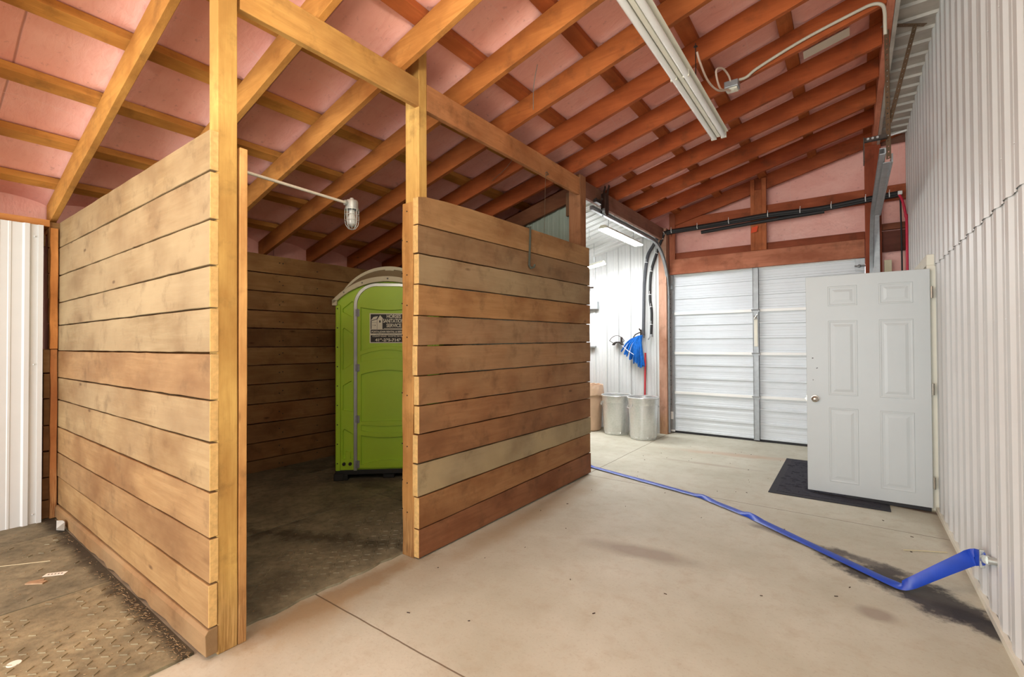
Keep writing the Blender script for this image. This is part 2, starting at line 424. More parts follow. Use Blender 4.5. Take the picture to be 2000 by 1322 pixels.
# bright room beyond the stall: ribbed white walls, ceiling
mb = MB(); sheet(mb, ribs(-6.2, -2.50, P9, MAJOR), lambda u, hh, t: (u, 7.47-hh, t), 0, lambda u: ZB(u)-.002)
for k in range(-28, -11):
    for z in (.25, .85, 1.50, 2.15): mb.lathe([(.005, -.003), (.005, .003)], (k*P9+.07, 7.466, z), 6)
mb.box(-6.2, -2.5, 7.475, 7.52, 0, 2.5)
struct(mb.build('wall_back', M['white'], at=(-4, 7.47, 0)), 'brightly lit white ribbed wall behind the trash cans', 'wall')
mb = MB(); sheet(mb, ribs(4.80, 7.47, .178, MAJOR), lambda u, hh, t: (t, u, ZB(t)-.004-hh), -6.2, -2.46)
struct(mb.build('ceiling_metal', M['white']), 'white ribbed metal ceiling of the bright side room', 'ceiling')
mb = MB(); sheet(mb, ribs(4.8, 7.47, P9, MAJOR), lambda u, hh, t: (-6.0+hh, u, t), 0, 2.5)
struct(mb.build('wall_side_room', M['white']), 'white ribbed wall at the far side of the bright room', 'wall')
# partition between stall and bright room
mb = MB(); sheet(mb, ribs(-5.66, -2.56, P9, MAJOR), lambda u, hh, t: (u, 4.745-hh, t), 0, lambda u: ZB(u)-.14)
sheet(mb, ribs(-6.0, -2.56, P9, MAJOR), lambda u, hh, t: (u, 4.79+hh, t), 0, lambda u: ZB(u)-.01)
struct(mb.build('wall_partition', M['green_steel'], at=(-4, 4.77, 0)), 'grey green ribbed steel partition closing the far end of the stall', 'wall')

# ================================================================== ROOF TIMBERS
NW = ('first', 'second', 'third', 'fourth', 'fifth', 'sixth', 'seventh', 'eighth', 'ninth', 'tenth', 'eleventh', 'twelfth')
RLAB = ['rafter out of frame beyond the left edge', 'leftmost rafter, dropping to the wall plate left of the plank stall wall',
        'yellow rafter crossing over the left half of the beam between the two front posts', 'yellow rafter resting beside the top of the middle post',
        'tan rafter crossing the beam just right of the middle post', 'tan rafter second to the right of the middle post, over the long beam',
        'brownish rafter third to the right of the middle post', 'reddish rafter meeting the beam at the far stall post, white pipe clipped to its side',
        'reddish rafter crossing the beam just past the far stall post', 'reddish brown rafter third from the end wall above the pulley bracket',
        'red-brown rafter second from the end wall', 'red-brown rafter nearest the end wall']
for k, y in enumerate(RY):
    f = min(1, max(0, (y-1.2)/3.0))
    c = tuple(a+(b-a)*f for a, b in zip((206, 150, 76), (166, 82, 40)))  # yellow to red along the aisle: colour of the light put into the tints
    xl = -5.60; xr = .243; w = .042; dpt = .19
    mb = MB(); n = 12
    rings = []
    for i in range(n+1):
        x = xl+(xr-xl)*i/n; jy = random.uniform(-.0025, .0025); jz = random.uniform(-.003, .003)
        rings.append([(x, y+jy, ZB(x)+jz), (x, y+w+jy, ZB(x)+jz), (x, y+w+jy, ZB(x)+dpt), (x, y+jy, ZB(x)+dpt)])
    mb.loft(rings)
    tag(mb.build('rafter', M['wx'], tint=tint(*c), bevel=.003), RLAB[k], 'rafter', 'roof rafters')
PLAB = ['purlin nearest the right wall, above the ledger', 'purlin second from the right wall', 'purlin just right of the long white light fixture line, third from the right wall',
        'purlin fourth from the right wall, showing as short blocks over the aisle', 'purlin running just inside the stall above the long beam',
        'purlin sixth from the right wall, over the stall', 'purlin seventh from the right wall, over the hanging cage lamp', 'purlin third from the low eave, over the stall',
        'purlin second from the low eave, over the stall', 'purlin lowest of all, next to the eave at left']
for k, x in enumerate(PX):
    mb = MB(); a, b = x-.05, x+.05
    f = [(a, ZB(a)+.192), (b, ZB(b)+.192), (b, ZB(b)+.240), (a, ZB(a)+.240)]
    n = 20; rings = []
    for i in range(n+1):
        y = -4.2+(7.60+4.2)*i/n; j = random.uniform(-.003, .003)
        rings.append([(px+j, y, pz) for px, pz in f])
    mb.loft(rings)
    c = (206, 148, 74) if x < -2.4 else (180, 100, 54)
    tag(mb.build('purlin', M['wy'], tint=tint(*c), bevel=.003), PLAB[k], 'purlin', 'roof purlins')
mb = MB(); x0, x1 = -2.36, .6
mb.hexa([(x0, 7.60, ZB(x0)+.02), (x1, 7.60, ZB(x1)+.02), (x1, 7.64, ZB(x1)+.02), (x0, 7.64, ZB(x0)+.02), (x0, 7.60, ZB(x0)+.23), (x1, 7.60, ZB(x1)+.23), (x1, 7.64, ZB(x1)+.23), (x0, 7.64, ZB(x0)+.23)])
tag(mb.build('gable_rafter', M['wx'], tint=tint(166, 84, 48), bevel=.003), 'dark red-brown sloping board flat against the pink end wall, behind the forked post', 'rafter')
mb = MB(); x0, x1 = -5.5, -2.56
mb.hexa([(x0, 4.66, ZB(x0)-.19), (x1, 4.66, ZB(x1)-.19), (x1, 4.70, ZB(x1)-.19), (x0, 4.70, ZB(x0)-.19), (x0, 4.66, ZB(x0)-.01), (x1, 4.66, ZB(x1)-.01), (x1, 4.70, ZB(x1)-.01), (x0, 4.70, ZB(x0)-.01)])
struct(mb.build('trim_7', M['wx'], tint=tint(128, 84, 56), bevel=.003), 'dark sloping board along the top of the grey green partition', 'board')

# front beam in lengths between the posts
BL = ['beam length running out of frame towards the viewer', 'yellow beam length between the near corner post and the middle post', 'tan beam length from the middle post to the far stall post',
      'dusky pink beam length from the far stall post to the end wall, above the bright room']
for k, (a, b) in enumerate(((-4.2, .956), (1.05, 2.225), (2.30, 4.60), (4.745, 7.60))):
    mb = MB(); n = 8
    rings = [[(-2.452, a+(b-a)*i/n, 3.105+random.uniform(-.003, .003)), (-2.412+random.uniform(-.002, .002), a+(b-a)*i/n, 3.105), (-2.412, a+(b-a)*i/n, 3.296), (-2.452, a+(b-a)*i/n, 3.296)] for i in range(n+1)]
    mb.loft(rings)
    c = ((214, 164, 90), (216, 164, 90), (204, 138, 88), (150, 104, 88))[k]
    tag(mb.build('beam', M['wy'], tint=tint(*c, .15), bevel=.004), BL[k], 'beam', 'beam lengths over the stall front')

# posts
def post(label, x0, x1, y0, y1, z1, c, lean=0.0, mat='wz', name='stall_post', grey=0.0):
    mb = MB(); n = 14; rings = []
    for i in range(n+1):
        z = z1*i/n; d = -lean*i/n; j = random.uniform(-.0015, .0015)
        rings.append([(x0, y0+d, z), (x1+j, y0+d+j, z), (x1+j, y1+d, z), (x0, y1+d, z)])
    mb.loft(rings)
    return tag(mb.build(name, M[mat], tint=tint(*c, grey), bevel=.005), label, 'post')
post('tall yellow corner post at the near end of the stall, nearest the camera', -2.50, -2.408, .958, 1.047, 3.30, (222, 182, 104), .012)
post('yellow post standing behind the near end of the plank panel, middle of the three', -2.55, -2.41, 2.225, 2.30, 3.52, (216, 172, 98), .005)
post('brown post at the far end of the plank panel', -2.555, -2.41, 4.605, 4.742, 3.34, (168, 118, 82))
mb = MB(); mb.box(-2.60, -2.56, 4.62, 4.66, 2.9, 3.16)
tag(mb.build('blocking', M['wz'], tint=tint(130, 100, 74)), 'small dark wooden block tucked behind the top of the far stall post', 'block')

# ================================================================== STALL WALLS
def plank(mb, axis, u0, u1, b, t, face, thick, gap=.003, warp=.004, n=14, rag=0.0):
    """one plank, axis 'x' or 'y' along it; (b0,b1),(t0,t1) heights at its ends; face = outer coordinate, thick signed"""
    rings = []; ph = random.uniform(0, 6); e = random.uniform(-rag, rag)
    for i in range(n+1):
        s = i/n; u = u0+(u1-u0)*s
        if i == 0: u += e
        zb = b[0]+(b[1]-b[0])*s+gap*.5+random.uniform(0, .0035); zt = t[0]+(t[1]-t[0])*s-gap*.5-random.uniform(0, .0035)
        f = face+warp*.5*math.sin(ph+3*s)
        q = [(f, zb), (f+thick, zb), (f+thick, zt), (f, zt)]
        rings.append([(u, c, z) if axis == 'x' else (c, u, z) for c, z in q])
    mb.loft(rings)

# panel facing the aisle
PN = [(2.463, 2.518), (2.266, 2.311), (2.07, 2.098), (1.86, 1.883), (1.647, 1.669), (1.442, 1.469), (1.237, 1.25), (1.035, 1.025), (.841, .843), (.644, .633), (.419, .452), (.202, .237), (.004, .012)]
pc = [(204, 146, 90), (176, 128, 86), (186, 146, 104), (200, 138, 80), (180, 126, 84), (186, 128, 82), (184, 122, 74), (184, 120, 72), (180, 116, 68), (170, 148, 116), (194, 132, 78), (164, 96, 58)]
pg = [.1, .3, .55, .05, .35, .25, .2, .15, .1, .9, .05, .05]
t = thing('stall_partition', (-2.385, 3.45, 0), 'long plank panel facing the aisle, with a steel strap hooked over its top', 'stall wall')
for i in range(12):
    mb = MB()
    if i == 0:                                            # top plank with a curved upper edge
        top = [(2.165, 2.452), (2.24, 2.468), (2.42, 2.482), (2.70, 2.494), (3.0, 2.499), (3.57, 2.506), (4.72, 2.522)]
        rings = [[(-2.36, y, 2.268+(y-2.165)*.0178), (-2.412, y, 2.268+(y-2.165)*.0178), (-2.412, y, z), (-2.36, y, z)] for y, z in top]
        mb.loft(rings)
    else: plank(mb, 'y', 2.165, 4.725, PN[i+1], PN[i], -2.36, -.05, .005, .006, 20, .008)
    o = ends(mb.build('plank', M['wy'], t, tint(*pc[i], pg[i], 5, .15, .88), bevel=.004), 1, -1)
    if i == 9: o['label'] = 'pale grey plank third from the floor'
mb = MB(); n = 16
rings = [[(-2.412+.006*math.sin(i*.9), 2.165, 2.43*i/n), (-2.412+.006*math.sin(i*.9), 2.222, 2.43*i/n), (-2.523+.004*math.sin(i*1.7), 2.222, 2.43*i/n), (-2.523+.004*math.sin(i*1.7), 2.165, 2.43*i/n)] for i in range(n+1)]
mb.loft(rings); mb.build('jamb_board', M['wz'], t, tint(192, 142, 82), bevel=.005)
mb = MB()
for z in (2.37, 2.16, 1.93, 1.72, 1.5, 1.1, .75, .5, .3):
    for dx in (0, .05): mb.tube([(-2.47-dx, 2.161, z+dx*.3), (-2.47-dx, 2.166, z+dx*.3)], .0045, 6)
mb.build('nail_heads', M['darksteel'], t)
mb = MB()
mb.tube([(-2.43, 3.52, 2.515), (-2.352, 3.52, 2.517), (-2.352, 3.515, 2.40), (-2.352, 3.50, 2.16)], .011, 6)
mb.tube([(-2.352, 3.50, 2.16), (-2.345, 3.515, 2.142), (-2.33, 3.54, 2.15), (-2.325, 3.55, 2.175)], .011, 6)
tag(mb.build('strap_hook', M['strap']), 'flat dark steel hook hung over the top of the aisle plank panel', 'hook')

# side wall running back from the corner post
PS = [(2.463, 2.495), (2.266, 2.279), (2.038, 2.042), (1.823, 1.814), (1.624, 1.622), (1.413, 1.409), (1.193, 1.184), (.997, .998), (.768, .77), (.555, .556), (.343, .354), (.141, .125)]
pc = [(196, 158, 104), (194, 156, 106), (190, 156, 108), (188, 156, 112), (188, 156, 110), (190, 140, 86), (184, 146, 98), (190, 150, 98), (196, 146, 88), (190, 140, 84), (192, 142, 84)]
pg = [.55, .6, .65, .75, .6, .15, .45, .3, .1, .1, .1]
t = thing('stall_side_wall', (-3.9, .94, 0), 'long weathered plank side wall of the stall facing the camera at left', 'stall wall')
for i in range(11):
    mb = MB(); plank(mb, 'x', -2.405, -5.40, PS[i+1], PS[i], .918, .04, .005, .005, 24, .003)
    ends(mb.build('plank', M['wx'], t, tint(*pc[i], pg[i], 6, .15, .80 if i < 5 else .84), bevel=.004), 0, 1)
mb = MB()     # splintered kick board at the floor, set a little proud
rings = []
for i in range(31):
    s = i/30; x = -2.40-3.0*s; w = .902; zl = .012+random.uniform(0, .016)
    rings.append([(x, w+random.uniform(-.004, .004), zl), (x, .956, zl), (x, .956, .14-.02*s), (x, w+.012, .136-.02*s), (x, w, .118-.02*s)])
mb.loft(rings); mb.build('kick_board', M['wx'], t, tint(146, 110, 70, .3), bevel=.003)
mb = MB()
rings = [[(-2.408, 1.049, 2.42*i/14), (-2.408+random.uniform(-.002, .002), 1.087, 2.42*i/14), (-2.50, 1.087, 2.42*i/14), (-2.50, 1.049, 2.42*i/14)] for i in range(15)]
mb.loft(rings); mb.build('jamb_board', M['wz'], t, tint(222, 172, 108), bevel=.004)

# back wall of the stall
PB = [(2.5, 2.5), (2.277, 2.29), (2.06, 2.079), (1.843, 1.855), (1.641, 1.645), (1.424, 1.43), (1.222, 1.216), (1.006, .997), (.784, .772), (.566, .548), (.347, .33), (.16, .13), (.004, .004)]
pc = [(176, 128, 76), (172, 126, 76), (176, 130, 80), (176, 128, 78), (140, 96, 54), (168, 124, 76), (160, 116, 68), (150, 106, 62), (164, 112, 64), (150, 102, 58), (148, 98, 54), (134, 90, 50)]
t = thing('stall_back_wall', (-5.47, 2.8, 0), 'dim brown plank wall at the back of the stall behind the green toilet', 'stall wall')
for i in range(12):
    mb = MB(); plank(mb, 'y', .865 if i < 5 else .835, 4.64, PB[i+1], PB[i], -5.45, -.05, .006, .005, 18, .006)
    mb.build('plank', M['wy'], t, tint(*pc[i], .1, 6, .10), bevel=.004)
mb = MB(); mb.box(-5.448, -5.41, .962, 1.05, 0, 2.46)
mb.build('corner_stud', M['wz'], t, tint(150, 104, 60), bevel=.003)
mb = MB()
for y in (2.82, 2.86, 3.30):
    for i in range(12):
        z = (PB[i][0]+PB[i+1][0])/2+random.uniform(-.04, .04); mb.tube([(-5.452, y, z), (-5.443, y, z)], .006, 6)
mb.build('nail_heads', M['darksteel'], t)
for z0, z1, y0, c, lab in ((1.425, 2.44, .866, (224, 156, 88), 'upper added board, tinted lit orange, over the plank ends in the corner between the white siding and the plank side wall'),
                           (.012, 1.42, .872, (198, 136, 82), 'lower rough added board, tinted as lit, over the plank ends in the corner between the white siding and the plank side wall')):
    mb = MB(); n = 9  # boards added over the plank ends, their orange tint standing for light
    rings = [[(-5.40+.008*math.sin(i*1.3), y0+.003*math.sin(i*2.1), z0+(z1-z0)*i/n), (-5.40+.008*math.sin(i*1.3), .914, z0+(z1-z0)*i/n), (-5.44, .914, z0+(z1-z0)*i/n), (-5.44, y0, z0+(z1-z0)*i/n)] for i in range(n+1)]
    mb.loft(rings); tag(mb.build('corner_board', M['wz'], tint=tint(*c), bevel=.003), lab, 'board')

# ================================================================== RUBBER MATS
def mat(label, x0, x1, y0, y1, tread, col, z=.014, ragged=False):
    mb = MB(); n = 24; rings = []
    for i in range(n+1):
        y = y0+(y1-y0)*i/n; e = random.uniform(-.02, .006) if ragged else random.uniform(-.004, .002)
        rings.append([(x0, y, .001), (x1+e, y, .001), (x1+e, y, z), (x0, y, z)])
    mb.loft(rings)
    if tread:
        s = .055; i = 0
        nx_, ny_ = int((x1-x0-.08)/s), int((y1-y0-.06)/s)
        for a in range(nx_):
            for b in range(ny_):
                if random.random() > tread(x0+.04+a*s, y0+.03+b*s): continue
                cx, cy = x0+.05+a*s, y0+.05+b*s
                if (a+b) % 2: l, w, rot = .018, .003, .72
                else: l, w, rot = .018, .003, -.85
                ca, sa = math.cos(rot), math.sin(rot)
                q = lambda u, v, zz: (cx+u*ca-v*sa, cy+u*sa+v*ca, zz)
                mb.hexa([q(-l, -w, z), q(l, -w, z), q(l, w, z), q(-l, w, z), q(-l*.9, -w*.5, z+.0042), q(l*.9, -w*.5, z+.0042), q(l*.9, w*.5, z+.0042), q(-l*.9, w*.5, z+.0042)])
    o = mb.build('rubber_mat', M['rubber'], tint=col); return tag(o, label, 'mat', 'rubber floor mats')
G = lambda v: (v, v*.98, v*.94, 1)
mat('diamond tread rubber mat in the stall doorway, its ragged edge against the concrete', -3.672, -2.515, .96, 2.86, lambda x, y: .97 if x > -2.95 else (.55 if x > -3.2 else .12), G(.92), ragged=True)
mat('smooth dusty rubber mat inside the stall behind the doorway mat', -4.895, -3.682, .97, 2.86, None, G(.95))
mat('rubber mat against the back plank wall, left of the green toilet', -5.44, -4.905, .97, 2.86, None, G(.85))
mat('rubber mat under the front of the green toilet', -4.895, -3.682, 2.87, 4.60, None, G(.95))
mat('rubber mat behind the aisle plank panel, far right of the stall floor', -3.672, -2.56, 2.87, 4.60, None, G(.80))
mat('rubber mat in the back right corner of the stall behind the toilet', -5.44, -4.905, 2.87, 4.60, None, G(.85))
mat('dusty diamond tread mat at bottom left, in front of the plank side wall', -3.672, -2.50, -.95, .895, lambda x, y: .9 if x > -3.15 or y < .45 else .25, (1.16, 1.08, .94, 1))
mat('grey rubber mat at left with the paper scrap and wood chip on it', -4.925, -3.682, -.95, .895, lambda x, y: .08, (1.0, .97, .90, 1))
mat('narrow rubber mat strip along the white siding at left', -5.40, -4.935, -.95, .895, None, G(.86))

# ================================================================== PORTABLE TOILET
F = Vector((-4.42, 2.887, .014))
T = thing('portable_toilet', F, 'lime green portable toilet with a tan arched roof standing in the stall', 'portable toilet', rz=math.radians(42)); T['_local'] = 1
W, DEP = 1.09, 1.09; C0 = W/2
def arch(hw, ze, zc, n=24):           # points of an arched top from left to right: half width, eave height, crown height
    rise = zc-ze; Rr = (hw*hw+rise*rise)/(2*rise); cz = zc-Rr; a = math.asin(min(1, hw/Rr))
    return [(C0+Rr*math.sin(-a+2*a*i/n), cz+Rr*math.cos(-a+2*a*i/n)) for i in range(n+1)]
b = MB()
b.box(0, W, 0, DEP, .055, .105); b.box(0, .13, -.02, DEP+.02, .002, .06); b.box(W-.13, W, -.02, DEP+.02, .002, .06); b.box(C0-.06, C0+.06, .03, DEP, .002, .06)
b.box(-.012, .09, -.03, .05, .002, .075); b.box(W-.09, W+.012, -.03, .05, .002, .075)
b.build('skid_base', M['skid'], T, bevel=.006)
b = MB(); up = arch(C0-.0, 1.87, 2.14)
b.prism([(0, .10)]+[(x, z) for x, z in up]+[(W, .10)], .012, .045)          # front frame
b.box(0, .035, .02, DEP, .10, 1.90); b.box(W-.035, W, .02, DEP, .10, 1.90); b.box(0, W, DEP-.03, DEP, .10, 1.95)
for z in (.3, .55, .8, 1.05, 1.3, 1.55): b.box(-.012, .0, .12, DEP-.12, z, z+.10); b.box(W, W+.012, .12, DEP-.12, z, z+.10)
CAB = b.build('cabin', M['lime'], T)
for x0_, x1_ in ((.0, .052), (W-.052, W)): b = MB(); b.box(x0_, x1_, -.012, .02, .10, 1.86); b.build('corner_rib', M['lime'], T, bevel=.012)
def carve(o, cutters, bev):
    tmp = []
    for c_ in cutters:
        me_ = bpy.data.meshes.new('cut'); me_.from_pydata([v for v in c_.v], [], c_.f)
        bm = bmesh.new(); bm.from_mesh(me_); bmesh.ops.recalc_face_normals(bm, faces=bm.faces); bm.to_mesh(me_); bm.free()
        q = bpy.data.objects.new('cut', me_); COL.objects.link(q); q.matrix_world = T.matrix_world; tmp.append(q)
        md = o.modifiers.new('cut', 'BOOLEAN'); md.operation = 'DIFFERENCE'; md.object = q; md.solver = 'EXACT'
    bpy.context.view_layer.update()
    for q in tmp: q.matrix_world = T.matrix_world
    bpy.context.view_layer.update()
    me_ = bpy.data.meshes.new_from_object(o.evaluated_get(bpy.context.evaluated_depsgraph_get()))
    o.modifiers.clear(); o.data = me_
    for q in tmp: bpy.data.objects.remove(q)
    if bev:
        md = o.modifiers.new('bevel', 'BEVEL'); md.width = bev; md.segments = 2; md.limit_method = 'ANGLE'; md.angle_limit = math.radians(40)
STC = []
# recessed panels on the narrow frame stiles left and right of the door
def stile(mir):
    X = (lambda x: W-x) if mir else (lambda x: x)
    def pan(pts): b = MB(); b.prism([(X(x), z) for x, z in pts], -.02, .034); STC.append(b)
    pan([(.072, 1.82), (.168, 1.90), (.178, 1.89), (.178, 1.755), (.165, 1.735), (.072, 1.785)])
    pan([(.072, 1.60), (.085, 1.615), (.178, 1.545), (.178, 1.24), (.072, 1.17)])
    pan([(.072, 1.0), (.160, 1.05), (.178, 1.035), (.178, .72), (.072, .74)])
    pan([(.072, .515), (.09, .54), (.178, .48), (.178, .22), (.15, .22), (.15, .30), (.10, .30), (.10, .22), (.072, .22)])
stile(False); stile(True); carve(CAB, STC, .004)
for x in (.085, .150, W-.085, W-.150): b = MB(); b.tube([(x, .014, .17), (x, -.004, .17)], .017, 14); b.build('vent_plug', M['skid'], T)
# aluminium door strip: up, round the corner and over
def strip(xa, w, ztop, r, y0, y1):
    out = [(xa, .10)]+[(x, z) for x, z in arcpts(xa+r, ztop-r, r, PI, PI/2, 10)]+[(x, z) for x, z in arcpts(W-xa-r, ztop-r, r, PI/2, 0, 10)]+[(W-xa, .10)]
    inn = [(xa+w, .10)]+[(x, z) for x, z in arcpts(xa+r, ztop-r, r-w, PI, PI/2, 10)]+[(x, z) for x, z in arcpts(W-xa-r, ztop-r, r-w, PI/2, 0, 10)]+[(W-xa-w, .10)]
    b = MB(); n = len(out)
    b.loft([[(o[0], y0, o[1]), (i_[0], y0, i_[1]), (i_[0], y1, i_[1]), (o[0], y1, o[1])] for o, i_ in zip(out, inn)]); return b
strip(.188, .036, 2.095, .24, -.010, .014).build('door_frame', M['alu'], T, bevel=.004)
# door with embossed panels
Dr = MB(); xa, xb = .228, W-.228; ro = .205
Dr.prism([(xa, .125)]+arcpts(xa+ro, 2.058-ro, ro, PI, PI/2, 10)+arcpts(xb-ro, 2.058-ro, ro, PI/2, 0, 10)+[(xb, .125)], -.016, .03)
dr = Dr.build('door', M['lime'], T); DRC = []
def curved(x0, x1, zb0, zt0, bb, bt, n=12):    # panel outline with bowed bottom/top
    f = lambda s: 4*s*(1-s)
    return [(x0+(x1-x0)*i/n, zt0+bt*f(i/n)) for i in range(n+1)]+[(x1-(x1-x0)*i/n, zb0+bb*f(i/n)) for i in range(n+1)]
for pts in (curved(.262, W-.262, 1.37, 1.835, .05, -.030), curved(.266, W-.266, .62, 1.12, .0, .045), curved(.266, W-.266, .16, .475, .045, -.03)):
    b = MB(); b.prism(pts, -.05, .007); DRC.append(b)
for pts in (curved(.264, W-.264, 1.25, 1.325, .04, .055), curved(.268, W-.268, .525, .585, -.035, -.02)):
    b = MB(); b.prism(pts, -.05, -.003); DRC.append(b)
carve(dr, DRC, .004)
for z in (1.775, 1.19, .645, .17):
    b = MB(); b.box(.208, .252, -.024, -.010, z-.038, z+.038)
    b.tube([(.230, -.027, z-.042), (.230, -.027, z+.042)], .008, 8)
    for dx in (-.014, .014):
        for dz in (-.024, 0, .024): b.ball((.230+dx, -.025, z+dz), .0045, 4)
    b.build('hinge', M['steel'], dr)
b = MB(); b.box(.705, .735, -.024, -.002, .86, 1.00)
b.build('latch', M['skid'], dr, bevel=.005)
for k in range(9):
    for x in (.022, W-.022): b = MB(); b.ball((x, -.012, .18+k*.205), .007, 4); b.build('rivet', M['skid'], T)
# roof: cream rim, tan shell
rim = MB()
lo = arch(C0+.028, 1.850, 2.112); hi = arch(C0+.030, 1.905, 2.170)
rim.loft([[(x0_, -.03, z0_), (x1_, -.03, z1_), (x1_, .05, z1_), (x0_, .05, z0_)] for (x0_, z0_), (x1_, z1_) in zip(lo, hi)])
for xa_ in (-.030, W-.02): rim.box(xa_, xa_+.05, -.03, DEP+.03, 1.850, 1.915)
rim.build('roof_rim', M['cream'], T, bevel=.006)
sh = MB(); h1 = arch(C0+.026, 1.905, 2.168); h2 = arch(C0-.015, 1.935, 2.262); h3 = arch(C0-.015, 1.950, 2.282)
sh.loft([[(x, -.028, z) for x, z in h1], [(x, .12, z) for x, z in h2]], cap=False, closed=False)
sh.build('roof_visor', M['tan'], T, smooth=True)
sh = MB(); sh.loft([[(x, .115, z) for x, z in h2], [(x, .115, z+.014) for x, z in h3], [(x, DEP+.02, z+.014) for x, z in h3], [(x, DEP+.02, z-.30 if False else z-.02) for x, z in h2]], cap=False, closed=False)
sh.box(C0-.045, C0+.045, .10, .17, 2.235, 2.262)
sh.build('roof_shell', M['cream'], T, smooth=True)
for i in (3, 7, 12, 17, 21): x, z = lo[i]; b = MB(); b.ball((x, -.032, z+.03), .009, 4); b.build('roof_bolt', M['steel'], T)
# sign
sx0, sx1, sz0, sz1 = .352, .752, 1.452, 1.772
b = MB(); b.box(sx0, sx1, 0.0020, 0.0065, sz0, sz1); sg = b.build('sign', M['signwhite'], T)
b = MB(); b.box(sx0+.011, sx1-.011, 0.0013, 0.0020, sz0+.010, sz1-.010); b.build('sign_field', M['signblack'], sg)
def text(s, x, z, size, w=None, mat='signwhite', bold=.0, align='CENTER'):
    cu = bpy.data.curves.new('lettering', 'FONT'); cu.body = s; cu.size = size; cu.align_x = align; cu.offset = bold; cu.extrude = .0002
    o = bpy.data.objects.new('lettering', cu); COL.objects.link(o); o.parent = sg
    o.location = (x, 0.0009, z); o.rotation_euler = (PI/2, 0, 0); cu.materials.append(M[mat])
    bpy.context.view_layer.update(); d = o.dimensions.x
    me = bpy.data.meshes.new_from_object(o.evaluated_get(bpy.context.evaluated_depsgraph_get()))
    mo = bpy.data.objects.new('lettering', me); COL.objects.link(mo); mo.parent = sg; mo.location = o.location; mo.rotation_euler = o.rotation_euler
    if w and d > 0: mo.scale = (w/d, 1, 1)
    if not me.materials: me.materials.append(M[mat])
    bpy.data.objects.remove(o)
    mo.name = 'lettering'
    return mo
text('HORSES', .605, 1.722, .052, .150, bold=.0012)
text('SANITATION', .6025, 1.672, .056, .219, bold=.0012)
text('SERVICE', .606, 1.624, .052, .156, bold=.0012)
text('PORTA-JOHN RENTAL & SERVICE', (sx0+sx1)/2, 1.565, .026, .36, bold=.0008)
b = MB(); b.box(sx0+.011, sx1-.011, 0.0009, 0.0015, 1.537, 1.556); b.box(sx0+.011, sx1-.011, 0.0009, 0.0015, 1.596, 1.603); b.box(sx0+.15, sx1-.011, 0.0009, 0.0015, 1.607, 1.611)
b.build('sign_band', M['signwhite'], sg)
text('Portable and Construction Toilets', (sx0+sx1)/2, 1.541, .016, .27, 'signblack')
text('COUNTY ROAD   FAYETTE, OH 43521', (sx0+sx1)/2, 1.519, .017, .34, bold=.0004)
text('419-235-7143', .546, 1.472, .042, .268, bold=.0015)
b = MB()      # little outhouse drawing
b.prism([(.372, 1.600), (.372, 1.690), (.428, 1.706), (.428, 1.600)], 0.0009, 0.0015)
b.prism([(.431, 1.600), (.431, 1.703), (.462, 1.752), (.492, 1.716), (.486, 1.706), (.486, 1.600)], 0.0009, 0.0015)
b.prism([(.364, 1.694), (.392, 1.732), (.440, 1.742), (.425, 1.712)], 0.0009, 0.0015)
b.lathe([(.0001, -.0003), (.010, 0), (.0001, .0003)], (.412, 0.0012, 1.744), 10)
b.build('outhouse_drawing', M['signwhite'], sg)
b = MB(); b.prism([(.452, 1.672), (.452, 1.696), (.468, 1.696), (.468, 1.672)], 0.0005, 0.0010); b.box(.4285, .4305, 0.0005, 0.0010, 1.600, 1.70)
b.box(.385, .392, 0.0005, 0.0010, 1.64, 1.647); b.box(.404, .413, 0.0005, 0.0010, 1.638, 1.648); b.box(.375, .426, 0.0005, 0.0010, 1.672, 1.674)
b.build('outhouse_drawing_ink', M['signblack'], sg)

# ================================================================== GARAGE DOOR
GD = thing('door_2', (-1.08, 7.72, 0), 'white sectional garage door with a galvanised centre rail in the end wall', 'garage door', kind='structure')
gx0, gx1 = -2.40, .16; H = .6425
for i in range(4):
    z0, z1 = .02+i*H*.9955, .02+(i+1)*H*.9955
    pr = [(z0, 0)]
    for q in range(3):
        c = z0+(z1-z0)*(q+.5)/3; hh = (z1-z0)/3
        pr += [(c-hh*.46, .0), (c-hh*.43, .018), (c-hh*.30, .018), (c-hh*.27, .004), (c-hh*.12, .004), (c-hh*.10, .001), (c+hh*.10, .001), (c+hh*.12, .004), (c+hh*.27, .004), (c+hh*.30, .0), (c+hh*.44, .0)]
    pr += [(z1, 0)]
    mb = MB(); sheet(mb, pr, lambda u, hh, t: (t, 7.72-hh, u), gx0, gx1); mb.box(gx0, gx1, 7.722, 7.75, z0, z1)
    mb.build('door_section', M['garage'], GD)
    mb = MB(); mb.box(gx0+.03, gx1, 7.688, 7.72, z1-.026, z1+.014)
    mb.build('section_rail', M['garage_trim'], GD, bevel=.003)
mb = MB(); mb.box(gx0, gx1, 7.70, 7.735, .0, .028); mb.build('bottom_seal', M['seal'], GD)
def drilled(mb, x0, x1, y, z0, z1, hr=.009, n0=4):
    mb.box(x0, x1, y, y+.03, z0, z1)
mb = MB(); drilled(mb, -2.425, -2.325, 7.672, .02, 2.56); mb.build('end_stile', M['steel'], GD, bevel=.003)
z = .46
while z < 2.42:
    if not any(abs(z-(.02+j*.6396)) < .06 for j in range(5)): mb = MB(); mb.tube([(-2.385, 7.668, z), (-2.385, 7.674, z)], .0095, 10); mb.build('stile_hole', M['seal'], GD)
    z += .078
mb = MB(); mb.box(-1.170, -1.092, 7.668, 7.70, .02, 2.60); mb.box(-1.170, -1.164, 7.655, 7.70, .02, 2.60); mb.box(-1.098, -1.092, 7.655, 7.70, .02, 2.60)
mb.build('centre_rail', M['steel'], GD, bevel=.002)
